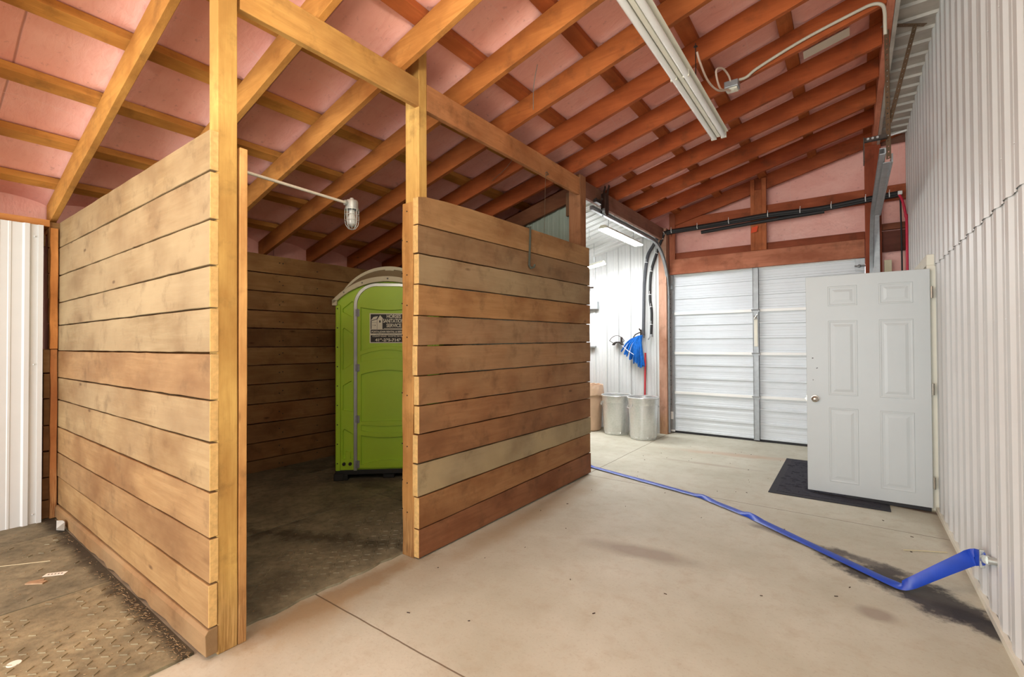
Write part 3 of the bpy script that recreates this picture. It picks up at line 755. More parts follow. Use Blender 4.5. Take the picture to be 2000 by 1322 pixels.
mb = MB(); mb.box(-1.152, -1.104, 7.650, 7.668, 1.40, 1.80); mb.build('lock_bar', M['fixture'], GD, bevel=.004)
mb = MB(); mb.tube([(-1.15, 7.64, 1.80), (-1.105, 7.64, 1.87)], .010, 8); mb.tube([(-1.15, 7.64, 1.85), (-1.11, 7.64, 1.81)], .008, 8)
mb.build('handle', M['knob'], GD)
for j in (1, 2, 3):
    z = .02+j*.6396
    for x in (-1.131, -2.375): mb = MB(); mb.box(x-.05, x+.05, 7.655, 7.672, z-.028, z-.006); mb.box(x-.035, x+.035, 7.652, 7.670, z+.01, z+.034); mb.tube([(x-.055, 7.65, z+.002), (x+.055, 7.65, z+.002)], .009, 8); mb.build('hinge', M['steel'], GD)
mb = MB(); mb.box(-2.455, -2.335, 7.60, 7.668, 2.33, 2.39); mb.box(-2.42, -2.33, 7.655, 7.67, 2.38, 2.56); mb.build('roller_bracket', M['steel'], GD)
mb = MB(); mb.box(.06, .16, 7.655, 7.68, 2.40, 2.57); mb.tube([(.05, 7.64, 2.46), (.2, 7.64, 2.46)], .012, 8); mb.ball((.10, 7.64, 2.46), .022, 6)
mb.build('roller_bracket', M['steel'], GD)
mb = MB(); mb.box(-2.41, -2.345, 7.655, 7.672, .22, .34); mb.box(-2.45, -2.32, 7.655, 7.69, .02, .05)
mb.build('corner_bracket', M['garage_trim'], GD)

# tracks
def track(name, x, s, label):
    pts = [(x, 4.80, 3.00), (x, 6.80, 3.00)]+[(x, 6.80+.74*math.sin(a), 2.26+.74*math.cos(a)) for a in [PI/2*i/10 for i in range(1, 11)]]+[(x, 7.54, .02)]
    mb = MB(); rings = []
    for i, p in enumerate(pts):
        p = Vector(p); d = (Vector(pts[min(i+1, len(pts)-1)])-Vector(pts[max(i-1, 0)])).normalized(); nrm = Vector((1, 0, 0)).cross(d)
        q = [(-.020*s, -.026), (.016*s, -.026), (.022*s, -.018), (.022*s, .018), (.016*s, .026), (-.020*s, .026), (-.020*s, .020), (.010*s, .020), (.014*s, .012), (.014*s, -.012), (.010*s, -.020), (-.020*s, -.020)]
        rings.append([p+Vector((a, 0, 0))+nrm*b_ for a, b_ in q])
    mb.loft(rings); t = thing(name, (x, 7.54, 0), label, 'door track'); mb.build('rail', M['steel'], t, smooth=True); return t
t = track('garage_door_track', -2.372, -1, 'curved steel garage door track on the left, under the beam')
mb = MB(); mb.box(-2.415, -2.385, 7.52, 7.60, .3, 2.3); mb.build('jamb_angle', M['steel'], t)
t = track('garage_door_track', .225, 1, 'steel garage door track on the right, hung from the soffit')
mb = MB(); mb.hexa([(.235, 5.0, 2.96), (.30, 5.0, 2.96), (.30, 6.9, 2.94), (.235, 6.9, 2.94), (.235, 5.0, 2.966), (.30, 5.0, 2.966), (.30, 6.9, 2.946), (.235, 6.9, 2.946)])
mb.box(.285, .295, 4.9, 6.9, 2.93, 3.0)
mb.box(.235, .31, 7.50, 7.60, 2.0, 3.1)
mb.build('track_angle', M['steel'], t)
# punched hanger angles
def punched(mb, a, b, w=.034, side=Vector((1, 0, 0)), hole=.013, pitch=.045):
    a, b = Vector(a), Vector(b); d = (b-a); L = d.length; d.normalize(); s = (side-d*side.dot(d)).normalized(); nn = d.cross(s)*.003
    def slab(u0, u1, v0, v1):
        P = lambda u, v, k: a+d*u+s*v+nn*k
        mb.hexa([P(u0, v0, -1), P(u1, v0, -1), P(u1, v1, -1), P(u0, v1, -1), P(u0, v0, 1), P(u1, v0, 1), P(u1, v1, 1), P(u0, v1, 1)])
    slab(0, L, -w/2, -hole/2); slab(0, L, hole/2, w/2)
    u = 0
    while u < L: slab(u, min(L, u+pitch-hole), -hole/2, hole/2); u += pitch
t = thing('track_hanger', (.26, 4.85, 4.06), 'brown punched steel hanger bracing the right track to the soffit', 'bracket')
mb = MB(); punched(mb, (.262, 4.86, 4.06), (.262, 4.80, 2.93), side=Vector((.8, -.6, 0))); mb.build('upright', M['brownsteel'], t)
mb = MB(); punched(mb, (.455, 5.02, 4.06), (.270, 4.81, 3.22), side=Vector((.8, -.6, 0))); mb.build('brace', M['brownsteel'], t)
mb = MB(); punched(mb, (.235, 4.86, 4.052), (.52, 5.06, 4.056), side=Vector((.6, -.8, 0)), w=.036); mb.build('crosspiece', M['brownsteel'], t)
t = thing('track_stop', (.20, 4.78, 2.95), 'dark steel end bracket with a hanging plate at the near end of the right track', 'bracket')
mb = MB(); mb.box(.105, .25, 4.74, 4.775, 3.085, 3.115); mb.build('arm', M['darksteel'], t)
mb = MB(); mb.box(.10, .106, 4.72, 4.86, 2.925, 3.115); mb.build('plate', M['darksteel'], t)
for i in range(3): mb = MB(); mb.tube([(.13+.03*i, 4.73, 3.10), (.13+.03*i, 4.79, 3.10)], .009, 8); mb.build('bolt', M['steel'], t)
t = thing('cable_pulley', (-2.36, 5.05, 3.0), 'dark steel pulley bracket bolted to the beam above the bright room', 'pulley')
mb = MB()
for x in (-2.372, -2.322):
    mb = MB(); mb.loft([[(x, 5.10+a, 3.02+z_) for a, z_ in pts] for x, pts in ((x, [(-.05, 0.0), (-.035, -.04), (0, -.055), (.035, -.04), (.05, 0.0), (.045, .20), (.09, .32), (.06, .33), (0, .22), (-.045, .20)]), (x+.006, [(-.05, 0.0), (-.035, -.04), (0, -.055), (.035, -.04), (.05, 0.0), (.045, .20), (.09, .32), (.06, .33), (0, .22), (-.045, .20)]))])
    mb.build('cheek_plate', M['darksteel'], t)
mb = MB(); mb.tube([(-2.362, 5.10, 3.02), (-2.328, 5.10, 3.02)], .04, 18); mb.build('sheave', M['steel'], t)
mb = MB(); mb.box(-2.41, -2.37, 4.93, 5.09, 3.10, 3.135); mb.ball((-2.39, 4.96, 3.14), .016, 5); mb.ball((-2.39, 5.02, 3.14), .016, 5); mb.ball((-2.35, 5.05, 3.155), .014, 5); mb.build('mounting_strap', M['darksteel'], t)

# ================================================================== END-WALL FRAMING
def lumber(name, label, x0, x1, y0, y1, z0, z1, c, ax, cat='board', grey=0.0):
    mb = MB(); mb.box(x0, x1, y0, y1, z0, z1); return tag(mb.build(name, M['w'+ax], tint=tint(*c, grey), bevel=.004), label, cat)
lumber('door_header', 'pinkish header board directly above the garage door', -2.36, .160, 7.575, 7.635, 2.56, 2.80, (196, 128, 98), 'x')
lumber('wall_girt', 'horizontal girt behind the black hose bundle on the end wall', -2.36, .60, 7.64, 7.70, 3.27, 3.46, (176, 96, 62), 'x')
lumber('header_ledge', 'recessed board just behind and above the garage door header', -2.36, .165, 7.64, 7.70, 2.80, 2.91, (150, 76, 50), 'x')
lumber('jamb_post', 'pale pink post between the white ribbed wall and the garage door', -2.50, -2.375, 7.46, 7.62, 0, 3.30, (200, 158, 134), 'z', 'post')
lumber('side_stud', 'short upright stud at the left end of the pink bay above the garage door', -2.36, -2.27, 7.578, 7.60, 2.80, 3.55, (186, 112, 84), 'z', 'post')
lumber('track_post', 'upright post behind the right garage door track', .165, .335, 7.572, 7.598, 0, 4.0, (160, 82, 54), 'z', 'post')
lumber('corner_board', 'dark brown board in the bay right of the track post', .335, .60, 7.65, 7.70, 2.62, 2.88, (112, 66, 52), 'x')
lumber('corner_board', 'narrow brown board above the dark one in the bay right of the track post', .335, .60, 7.65, 7.70, 2.90, 2.98, (138, 82, 58), 'x')
lumber('top_board', 'brown board under the soffit at the top right corner of the end wall', .30, .60, 7.645, 7.665, 3.99, 4.12, (122, 84, 68), 'x')
mb = MB()
mb.box(-1.170, -1.115, 7.555, 7.595, 2.80, 3.84); mb.box(-1.025, -.965, 7.555, 7.595, 2.80, 3.84); mb.box(-1.115, -1.025, 7.555, 7.595, 2.80, 3.68)
tag(mb.build('forked_post', M['wz'], tint=tint(188, 112, 70), bevel=.004), 'built-up post with a slot at its top above the middle of the garage door', 'post')
mb = MB(); mb.box(.585, .60, 7.60, 7.66, 0, 4.0)
struct(mb.build('trim_6', M['darksteel']), 'dark edge strip where the right wall meets the end wall', 'trim')

# hose bundles with ties
def bundle(label, pts, r, n_t, mat='black', name='hose_bundle', extra=None, cat='hose'):
    P = smoothpath(pts, 8); t = thing(name, P[0], label, cat)
    mb = MB(); mb.tube(P, r, 10)
    if extra: mb.tube([p+Vector(extra) for p in P], r*.8, 8)
    mb.build('hose', M[mat], t, smooth=True)
    if n_t:
        for k in range(n_t):
            i = int((k+.6)*len(P)/(n_t+.3)); i = min(i, len(P)-2); d = (P[i+1]-P[i]).normalized()
            ring = MB(); c = P[i]; ring.tube([c-d*.004, c+d*.004], r*1.18, 10); ring.tube([c+Vector((0, -r, 0)), c+Vector((.004, -r-.006, .055))], .003, 5)
            ring.build('cable_tie', M['tie'], t)
    return t
bundle('long black hose bundle tied across the end wall above the garage door', [(-2.44, 7.42, 3.20), (-2.30, 7.50, 3.245), (-1.63, 7.52, 3.262), (-.94, 7.52, 3.285), (-.33, 7.52, 3.27), (.17, 7.50, 3.295), (.50, 7.50, 3.31)], .030, 9, extra=(0, .01, -.022))
bundle('black foam sleeved pipe slung just below the long hose bundle', [(-1.85, 7.52, 3.165), (-1.07, 7.52, 3.20), (-.27, 7.53, 3.222)], .027, 0, name='sleeved_pipe', cat='pipe')
bundle('grey foam sleeved hose curving down the white wall, left of the pair', [(-2.50, 7.43, 3.16), (-2.57, 7.43, 3.04), (-2.67, 7.43, 2.86), (-2.725, 7.43, 2.45), (-2.735, 7.42, 2.0), (-2.745, 7.42, 1.58)], .026, 1, 'foam')
t = bundle('black tied hose hanging down the white wall, right of the pair', [(-2.40, 7.41, 3.18), (-2.48, 7.41, 2.98), (-2.60, 7.41, 2.62), (-2.625, 7.41, 2.2), (-2.60, 7.41, 1.95), (-2.61, 7.41, 1.60)], .022, 6, 'black')
mb = MB(); mb.tube([(-2.61, 7.41, 1.60), (-2.61, 7.41, 1.56)], .03, 10); mb.tube([(-2.625, 7.40, 1.56), (-2.64, 7.36, 1.52)], .012, 8)
mb.build('valve', M['steel'], t)
bundle('red plastic pipe dropping beside the right wall corner', [(.50, 7.49, 3.30), (.535, 7.48, 3.20), (.565, 7.48, 3.0), (.572, 7.48, 2.75), (.572, 7.48, 0.05)], .014, 0, 'redpipe', 'water_pipe', cat='pipe')
bundle('thin black cable dropping from the end of the hose bundle', [(.515, 7.52, 3.28), (.52, 7.52, 3.1), (.525, 7.52, 2.4), (.525, 7.52, .05)], .009, 0, 'black', 'cable', cat='cable')
mb = MB(); mb.box(.49, .535, 7.465, 7.515, 3.285, 3.33); tag(mb.build('pipe_fitting', M['tie'], bevel=.006), 'white fitting joining the red pipe to the black hose bundle', 'fitting')
mb = MB(); mb.tube([(.31, 7.50, 4.035), (.60, 7.46, 4.065)], .012, 8); tag(mb.build('short_pipe', M['tie']), 'short white pipe near the top of the right wall corner', 'pipe')
mb = MB(); mb.hexa([(-1.16, 7.50, 3.05), (-1.08, 7.49, 3.06), (-1.08, 7.494, 3.06), (-1.16, 7.504, 3.05), (-1.145, 7.52, 3.135), (-1.065, 7.51, 3.145), (-1.065, 7.514, 3.145), (-1.145, 7.524, 3.135)])
tag(mb.build('hanging_tag', M['tag']), 'small orange red tag hanging from the sleeved pipe on the end wall', 'tag')
mb = MB(); mb.box(.355, .43, 7.56, 7.64, 2.20, 2.50); tag(mb.build('outlet_box', M['cream'], bevel=.004), 'cream electrical box just above the open white door', 'electrical box')

# ================================================================== OPEN WHITE DOOR
D1 = thing('door_1', (.56, 5.375, 0), 'white six panel entry door standing open from the right wall', 'door', kind='structure')
x0, x1, z0, z1, y0, y1 = -.350, .555, .035, 2.085, 5.335, 5.379
mb = MB(); mb.box(x0, x1, y0, y1, z0, z1); mb.build('door_slab', M['door'], D1, bevel=.003)
for cx in (.205, .560):
    for (za, zb_) in ((.14, .84), (.955, 1.66), (1.795, 1.985)):
        za, zb_ = (za, zb_)
        a0, a1 = (x0+.175, x0+.402) if cx < .4 else (x0+.555, x0+.795)
        mb = MB()
        for i, (m, yy) in enumerate(((0, y0-.006), )):
            mb.loft([[(a0+k, y0-d, za+k), (a1-k, y0-d, za+k), (a1-k, y0-d, zb_-k), (a0+k, y0-d, zb_-k)] for k, d in ((0, -.002), (.005, .003), (.013, .003), (.020, .0010), (.036, .0010), (.058, .0042))])
        mb.build('door_panel', M['door'], D1)
mb = MB()
pts = [(.033, 0), (.033, .006), (.014, .010), (.013, .030), (.022, .036), (.029, .048), (.028, .060), (.018, .068), (.0005, .070)]
rings = [[(x0+.068+r*math.cos(2*PI*k/20), y0-d, .915+r*math.sin(2*PI*k/20)) for k in range(20)] for r, d in pts]
mb.loft(rings); mb.build('door_knob', M['knob'], D1, smooth=True)
mb = MB(); mb.box(x0-.003, x0+.001, y0+.01, y1-.01, .885, .945); mb.box(x0-.014, x0, y0+.016, y1-.016, .90, .92); mb.build('latch_plate', M['knob'], D1)
mb = MB(); mb.box(x0+.30, x1-.01, y0+.004, y1-.004, .005, .036); mb.build('door_sweep', M['seal'], D1)
mb = MB(); mb.box(x0+.045, x0+.057, y0-.001, y0+.002, 1.30, 1.308); mb.tube([(x0+.08, y0-.001, 1.205), (x0+.092, y0-.001, 1.212)], .003, 6); mb.box(x0+.05, x0+.056, y0-.001, y0+.002, 1.09, 1.098); mb.build('scuff_marks', M['darksteel'], D1)
for z in (.25, 1.05, 1.88): mb = MB(); mb.tube([(.565, y0-.006, z-.05), (.565, y0-.006, z+.05)], .009, 8); mb.build('hinge', M['knob'], D1)

# door mat
t = thing('door_mat', (-.2, 5.9, 0), 'charcoal rubber door mat half hidden under the open white door', 'mat')
mb = MB(); mb.box(-.665, .265, 5.13, 6.75, .001, .008); mb.build('border', M['matedge'], t, bevel=.003)
mb = MB(); mb.box(-.60, .20, 5.195, 6.685, .006, .012)
for k in range(170):
    x = random.uniform(-.57, .15); y = random.uniform(5.22, 6.62); a = random.uniform(0, PI); l = random.uniform(.02, .05)
    mb.tube([(x, y, .0125), (x+l*math.cos(a), y+l*math.sin(a)*.5, .014), (x+l*1.8*math.cos(a), y+l*.6*math.sin(a), .0125)], .004, 5)
mb.build('pad', M['mat'], t)

# ================================================================== BLUE LAY-FLAT HOSE
t = thing('flat_hose', (.6, 3.5, 0), 'blue lay-flat hose lying across the concrete and rising to the right wall', 'hose')
path = [((-2.75, 5.12, .012), 0, .030), ((-2.43, 4.955, .012), 0, .030), ((-1.75, 4.76, .012), .1, .031), ((-1.22, 4.605, .014), .05, .031), ((-1.14, 4.575, .020), .6, .024), ((-1.02, 4.50, .014), .05, .032),
        ((-.77, 4.345, .014), .1, .032), ((-.70, 4.295, .024), .8, .024), ((-.60, 4.22, .016), .15, .034), ((-.15, 3.86, .014), .05, .035), ((.13, 3.635, .014), .1, .034), ((.215, 3.565, .018), .35, .028),
        ((.235, 3.550, .030), .9, .026), ((.27, 3.552, .055), 1.2, .030), ((.42, 3.595, .165), 1.35, .037), ((.528, 3.625, .243), 1.4, .042), ((.548, 3.612, .258), 1.45, .044), ((.556, 3.56, .275), 1.5, .042), ((.562, 3.47, .303), 1.5, .032)]
mb = MB(); rings = []; fine = []
for i in range(len(path)-1):
    for k in range(5):
        s = k/5; a, b_ = path[i], path[i+1]
        fine.append((Vector(a[0]).lerp(Vector(b_[0]), s), a[1]+(b_[1]-a[1])*s, a[2]+(b_[2]-a[2])*s))
fine.append((Vector(path[-1][0]), path[-1][1], path[-1][2]))
for i, (p, tw, w) in enumerate(fine):
    d = (fine[min(i+1, len(fine)-1)][0]-fine[max(i-1, 0)][0]).normalized()
    s = d.cross(Vector((0, 0, 1))).normalized(); u = s.cross(d)
    a = s*math.cos(tw)-u*math.sin(tw) if True else s
    nn = d.cross(a)
    p = Vector((p.x, p.y, max(p.z, .006+abs(a.z)*w)))
    th = .005
    rings.append([p-a*w, p-a*w*.6+nn*th, p+nn*th*1.3, p+a*w*.6+nn*th, p+a*w, p+a*w*.6-nn*th, p-nn*th*1.1, p-a*w*.6-nn*th])
mb.loft(rings); mb.build('hose_body', M['blue'], t, smooth=True)
mb = MB(); c0 = Vector((.560, 3.515, .288)); 
mb.loft([[c0+Vector((sx_*.010-.002, dy, dz)) for sx_, dz in ((-1, -.048), (1, -.048), (1, .048), (-1, .048))] for dy in (-.012, .012)]); mb.build('hose_clamp', M['alu'], t, bevel=.003)
mb = MB(); mb.tube([(.562, 3.475, .301), (.566, 3.44, .310)], .022, 12); mb.tube([(.566, 3.438, .310), (.60, 3.438, .310)], .018, 12)
tag(mb.build('pipe_stub', M['alu'], smooth=True), 'short metal pipe stub on the right wall feeding the blue hose', 'pipe')

# ================================================================== LIGHT FITTINGS
t = thing('tube_light_fixture', (-.97, 3.4, 3.34), 'long twin tube light fixture hanging unlit under the aisle rafters', 'light fixture')
mb = MB(); mb.loft([[(-1.05, y, 3.392), (-.885, y, 3.392), (-.925, y, 3.452), (-1.01, y, 3.452)] for y in (2.16, 4.60)]); mb.box(-.985, -.955, 2.16, 4.60, 3.36, 3.40)
mb.build('housing', M['fixture'], t, bevel=.004)
for x in (-1.012, -.928):
    mb = MB(); mb.tube([(x, 2.18, 3.362), (x, 4.585, 3.362)], .021, 14); mb.build('tube', M['tube'], t, smooth=True)
for y in (2.15, 3.38, 4.59):
    for x in (-1.035, -.95): mb = MB(); mb.box(x, x+.045, y, y+.018, 3.345, 3.40); mb.build('lamp_holder', M['fixture'], t)
for y in (2.55, 3.62):
    mb = MB(); mb.tube([(-.92, y, 3.45), (-.92, y, ZB(-.92)+.02)], .004, 6); mb.lathe([(.0001, 0), (.015, .002), (.015, .006), (.0001, .008)], (-.92, y, ZB(-.92)-.008), 8)
    mb.build('hanger_rod', M['darksteel'], t)
bundle('white electrical pipe clipped along a rafter and turning down at the ledger', [(-.76, 4.405, 3.735), (-.70, 4.405, 3.74), (-.60, 4.40, 3.79), (-.285, 4.40, 3.897), (.05, 4.40, 3.975), (.16, 4.40, 3.99), (.215, 4.40, 3.96), (.228, 4.40, 3.90), (.230, 4.41, 3.82), (.232, 4.43, 3.75)], .012, 0, 'conduit', 'electrical_conduit', cat='conduit')
t = thing('junction_box', (-.80, 4.38, 3.62), 'small metal junction box under a rafter beside the hanging tube light', 'electrical box')
mb = MB(); mb.box(-.865, -.755, 4.32, 4.42, 3.655, 3.71); mb.build('box', M['steel'], t, bevel=.004)
mb = MB(); mb.box(-.855, -.765, 4.335, 4.41, 3.640, 3.656); mb.box(-.83, -.79, 4.35, 4.40, 3.636, 3.644); mb.build('receptacle', M['fixture'], t, bevel=.003)
t = bundle('pale looped cable from the tube light to the junction box', [(-.92, 3.66, 3.66), (-.91, 3.70, 3.60), (-.89, 3.85, 3.52), (-.86, 4.05, 3.52), (-.83, 4.25, 3.60), (-.82, 4.36, 3.645), (-.815, 4.30, 3.72), (-.84, 4.15, 3.74), (-.87, 4.05, 3.68), (-.86, 4.15, 3.58), (-.83, 4.33, 3.64)], .008, 0, 'cable', 'light_cable', cat='cable')
mb = MB()
mb.hexa([(-.32, 4.985, ZB(-.32)+.20), (.02, 4.985, ZB(.02)+.20), (.02, 4.987, ZB(.02)+.20), (-.32, 4.987, ZB(-.32)+.20), (-.32, 4.90, ZB(-.32)+.226), (.02, 4.90, ZB(.02)+.226), (.02, 4.902, ZB(.02)+.226), (-.32, 4.902, ZB(-.32)+.226)])
tag(mb.build('insulation_label', M['paper']), 'white paper label stuck to the pink insulation near the right end of a rafter', 'label')
# caged lamp on its conduit
t = thing('cage_lamp', (-2.47, 1.70, 2.28), 'caged glass lamp hanging on a grey conduit inside the stall doorway', 'lamp')
mb = MB(); mb.tube([(-2.49, 1.088, 2.335), (-2.485, 1.70, 2.318)], .0085, 10); mb.build('conduit', M['conduit'], t, smooth=True)
lc = (-2.485, 1.735, 2.20)
mb = MB(); mb.lathe([(.0005, .155), (.012, .155), (.014, .145), (.034, .140), (.038, .130), (.038, .092), (.042, .090), (.042, .082), (.0005, .082)], lc, 20); mb.tube([(-2.485, 1.685, 2.318), (-2.485, 1.705, 2.318)], .016, 10)
mb.build('housing', M['lampgrey'], t, smooth=True)
mb = MB(); mb.lathe([(.030, .082), (.031, .03), (.028, .0), (.018, -.02), (.0005, -.027)], lc, 20); mb.build('glass_jar', M['glass'], t, smooth=True)
mb = MB(); mb.lathe([(.012, .08), (.013, .05), (.021, .02), (.017, -.002), (.0005, -.010)], lc, 16); mb.build('bulb', M['tube'], t, smooth=True)
mb = MB()
for k in range(4):
    a = PI*k/4+.2; ca, sa = math.cos(a), math.sin(a)
    mb.tube([(lc[0]+r*ca, lc[1]+r*sa, lc[2]+z) for r, z in ((.040, .085), (.041, .02), (.036, -.012), (.020, -.034), (0, -.040), (-.020, -.034), (-.036, -.012), (-.041, .02), (-.040, .085))], .0022, 6)
for z in (.05, .015): mb.tube([(lc[0]+.041*math.cos(2*PI*k/18), lc[1]+.041*math.sin(2*PI*k/18), lc[2]+z) for k in range(19)], .002, 6)
mb.build('wire_cage', M['lampgrey'], t)
# lit shop lights in the bright room
t = thing('shop_light', (-2.56, 6.1, 2.95), 'lit white shop light hanging by chains under the white metal ceiling', 'light')
mb = MB(); mb.loft([[(-2.625, y, 2.93), (-2.495, y, 2.93), (-2.53, y, 2.975), (-2.59, y, 2.975)] for y in (5.50, 6.76)]); mb.build('housing', M['fixture'], t, bevel=.003)
mb = MB(); mb.box(-2.62, -2.50, 5.505, 6.755, 2.918, 2.929); mb.build('led_lens', M['led'], t)
for y in (5.68, 6.55): mb = MB(); mb.tube([(-2.56, y, 2.975), (-2.56, y, ZB(-2.56)-.02)], .004, 6); mb.build('chain', M['steel'], t)
t = thing('shop_light', (-4.2, 7.0, 2.4), 'second lit light low under the metal ceiling, at the edge of the plank panel', 'light')
mb = MB(); mb.loft([[(x, 6.70, z), (x, 6.83, z), (x, 6.80, z+.04), (x, 6.73, z+.04)] for x, z in ((-4.45, 2.51), (-3.13, 2.72))]); mb.build('housing', M['fixture'], t)
mb = MB(); mb.loft([[(x, 6.705, z-.012), (x, 6.825, z-.012), (x, 6.825, z-.001), (x, 6.705, z-.001)] for x, z in ((-4.45, 2.51), (-3.13, 2.72))]); mb.build('led_lens', M['led'], t)
for x, z in ((-4.3, 2.57), (-3.3, 2.73)): mb = MB(); mb.tube([(x, 6.765, z), (x, 6.765, ZB(x)-.02)], .004, 6); mb.build('chain', M['steel'], t)
mb = MB(); mb.tube([(-3.05, 6.1, ZB(-3.05)-.02), (-3.05, 6.1, ZB(-3.05)-.13)], .003, 5); mb.tube([(-3.05+.018*math.cos(a), 6.1, ZB(-3.05)-.148+.018*math.sin(a)) for a in [2*PI*i/12 for i in range(13)]], .003, 5)
tag(mb.build('ceiling_hook', M['steel']), 'small wire loop hanging from the white metal ceiling', 'hook')
# loose wires under the roof
for label, pts in (('thin stray wire slanting past the rafters right of the middle post', [(-1.90, 2.95, ZB(-1.90)+.14), (-2.0, 3.05, ZB(-2.0)+.08), (-2.11, 3.21, ZB(-2.11)+.02)]),
                   ('thin stray wire behind the long beam over the stall', [(-2.62, 3.75, ZB(-2.62)+.16), (-2.8, 3.78, ZB(-2.8)+.06), (-3.02, 3.80, ZB(-3.02)+.02)]),
                   ('fine string hanging from a nail in the long beam', [(-2.408, 3.88, 3.13), (-2.42, 3.89, 3.0), (-2.44, 3.90, 2.55)])):
    mb = MB(); mb.tube(smoothpath(pts, 5), .0028 if 'string' not in label else .0018, 6); tag(mb.build('loose_wire', M['lampgrey' if 'slanting' in label else 'brownsteel']), label, 'wire')
mb = MB(); mb.tube([(-2.412, 3.88, 3.13), (-2.395, 3.88, 3.14), (-2.39, 3.90, 3.12), (-2.395, 3.86, 3.10)], .006, 6)
tag(mb.build('beam_hook', M['brownsteel']), 'small rusty hook screwed into the long beam', 'hook')

# ================================================================== BRIGHT ROOM THINGS
def can(label, cx, cy, r, hh, rot):
    t = thing('trash_can', (cx, cy, 0), label, 'trash can', 'galvanised trash cans')
    mb = MB(); n = 96; rings = []
    prof = [(.82, .0), (.84, .012), (.84, .05), (.845, .055), (.85, .065), (.93, .80), (.95, .83), (.96, .88), (.965, .90), (1.0, .985), (1.0, 1.0), (.975, 1.0), (.955, .90), (.83, .04), (.0005, .04)]
    for q, (pr, pz) in enumerate(prof):
        ring = []
        for k in range(n):
            a = 2*PI*k/n+rot; rr = r*pr
            if 4 <= q <= 5: rr -= .012*(1 if k % 6 < 3 else 0)
            ring.append((cx+rr*math.cos(a), cy+rr*math.sin(a), .002+hh*pz))
        rings.append(ring)
    mb.loft(rings); mb.build('body', M['galv'], t, smooth=True)
    mb = MB()
    mb.tube([(cx+r*math.cos(2*PI*k/40), cy+r*math.sin(2*PI*k/40), hh*.995) for k in range(41)], .011, 8); mb.build('rim', M['galv'], t, smooth=True)
    for sgn in (0, PI):
        a = rot+sgn; d = Vector((math.cos(a), math.sin(a), 0)); s = Vector((-d.y, d.x, 0)); c = Vector((cx, cy, hh*.80))+d*(r*.955)
        mb = MB(); mb.tube([c+s*.045+Vector((0, 0, .02)), c+s*.05+d*.02-Vector((0, 0, .03)), c-s*.05+d*.02-Vector((0, 0, .03)), c-s*.045+Vector((0, 0, .02))], .006, 8)
        mb.loft([[c+s*.055*e+Vector((0, 0, z))+d*.006, c+s*.03*e+Vector((0, 0, z))+d*.006, c+s*.03*e+Vector((0, 0, z))-d*.01, c+s*.055*e+Vector((0, 0, z))-d*.01] for e, z in ((1, .0), (1, .035))])
        mb.build('handle', M['galv'], t)
can('galvanised trash can in front, nearer the garage door', -2.585, 6.96, .235, .63, 4.05)
can('galvanised trash can behind, half hidden by the front one', -3.085, 7.10, .235, .62, 3.7)
t = thing('bagged_bin', (-3.62, 7.15, 0), 'cream bin with a rumpled bag rim, partly hidden behind the plank panel', 'bin')
mb = MB(); mb.lathe([(.20, .002), (.22, .02), (.25, .70), (.24, .70), (.21, .05), (.0005, .05)], (-3.62, 7.15, 0), 28); mb.build('body', M['bin'], t, smooth=True)
mb = MB(); rings = []
for q, (pr, pz) in enumerate(((.25, .58), (.268, .60), (.262, .70), (.25, .765), (.235, .76), (.235, .66))):
    rings.append([((-3.62)+(pr+random.uniform(-.008, .008))*math.cos(2*PI*k/36), 7.15+(pr+random.uniform(-.008, .008))*math.sin(2*PI*k/36), pz+random.uniform(-.012, .012)) for k in range(36)])
mb.loft(rings, cap=False); mb.build('bag_rim', M['bin'], t)
mb = MB(); mb.ball((-3.68, 6.72, .045), .045, 8); tag(mb.build('rubber_ball', M['yellow'], smooth=True), 'small yellow ball on the floor at the edge of the plank panel', 'ball')
# mop on its holder
t = thing('mop', (-2.72, 7.38, 0), 'blue cotton mop hung head up on the white wall with a red handle', 'mop')
mb = MB()
for k in range(26):
    s = k/25; top = (-2.765-.05*s+random.uniform(-.01, .01), 7.40-random.uniform(0, .05), 1.585-.02*s)
    end = (-2.72-.36*s+random.uniform(-.02, .02), 7.385-random.uniform(0, .06), 1.06+.25*s+random.uniform(-.04, .02)+.02*math.sin(k))
    mid = ((top[0]+end[0])/2-.015, 7.37-random.uniform(0, .05), (top[2]+end[2])/2+.045)
    mb.tube(smoothpath([top, mid, end], 5), [.016]*5+[.015]*3+[.013]*2+[.010], 7)
mb.build('mop_head', M['bluemop'], t, smooth=True)
mb = MB(); mb.tube([(-3.07, 7.31, 1.42), (-2.97, 7.30, 1.34), (-2.86, 7.30, 1.27)], .005, 6); mb.build('tailband', M['tie'], t)
mb = MB(); mb.tube([(-2.712, 7.36, .02), (-2.700, 7.385, 1.30)], .014, 10); mb.build('mop_handle', M['red'], t, smooth=True)
t = thing('mop_holder', (-2.785, 7.42, 1.60), 'dark steel bracket holding the mop on the white wall', 'bracket')
mb = MB(); mb.box(-2.80, -2.765, 7.42, 7.455, 1.56, 1.68); mb.tube([(-2.785, 7.42, 1.64), (-2.72, 7.37, 1.60), (-2.70, 7.33, 1.55)], .009, 8); mb.tube([(-2.785, 7.42, 1.64), (-2.86, 7.37, 1.60), (-2.88, 7.33, 1.55)], .009, 8); mb.tube([(-2.785, 7.40, 1.66), (-2.785, 7.35, 1.69)], .012, 8)
mb.build('hook', M['darksteel'], t)
t = thing('hose_hanger', (-3.18, 7.42, 1.48), 'empty black wire hose hanger on the white wall left of the mop', 'hanger')
a_ = [(-3.18+.155*math.cos(a), 7.36, 1.40+.185*math.sin(a)) for a in [PI*.18+PI*.64*i/12 for i in range(13)]]
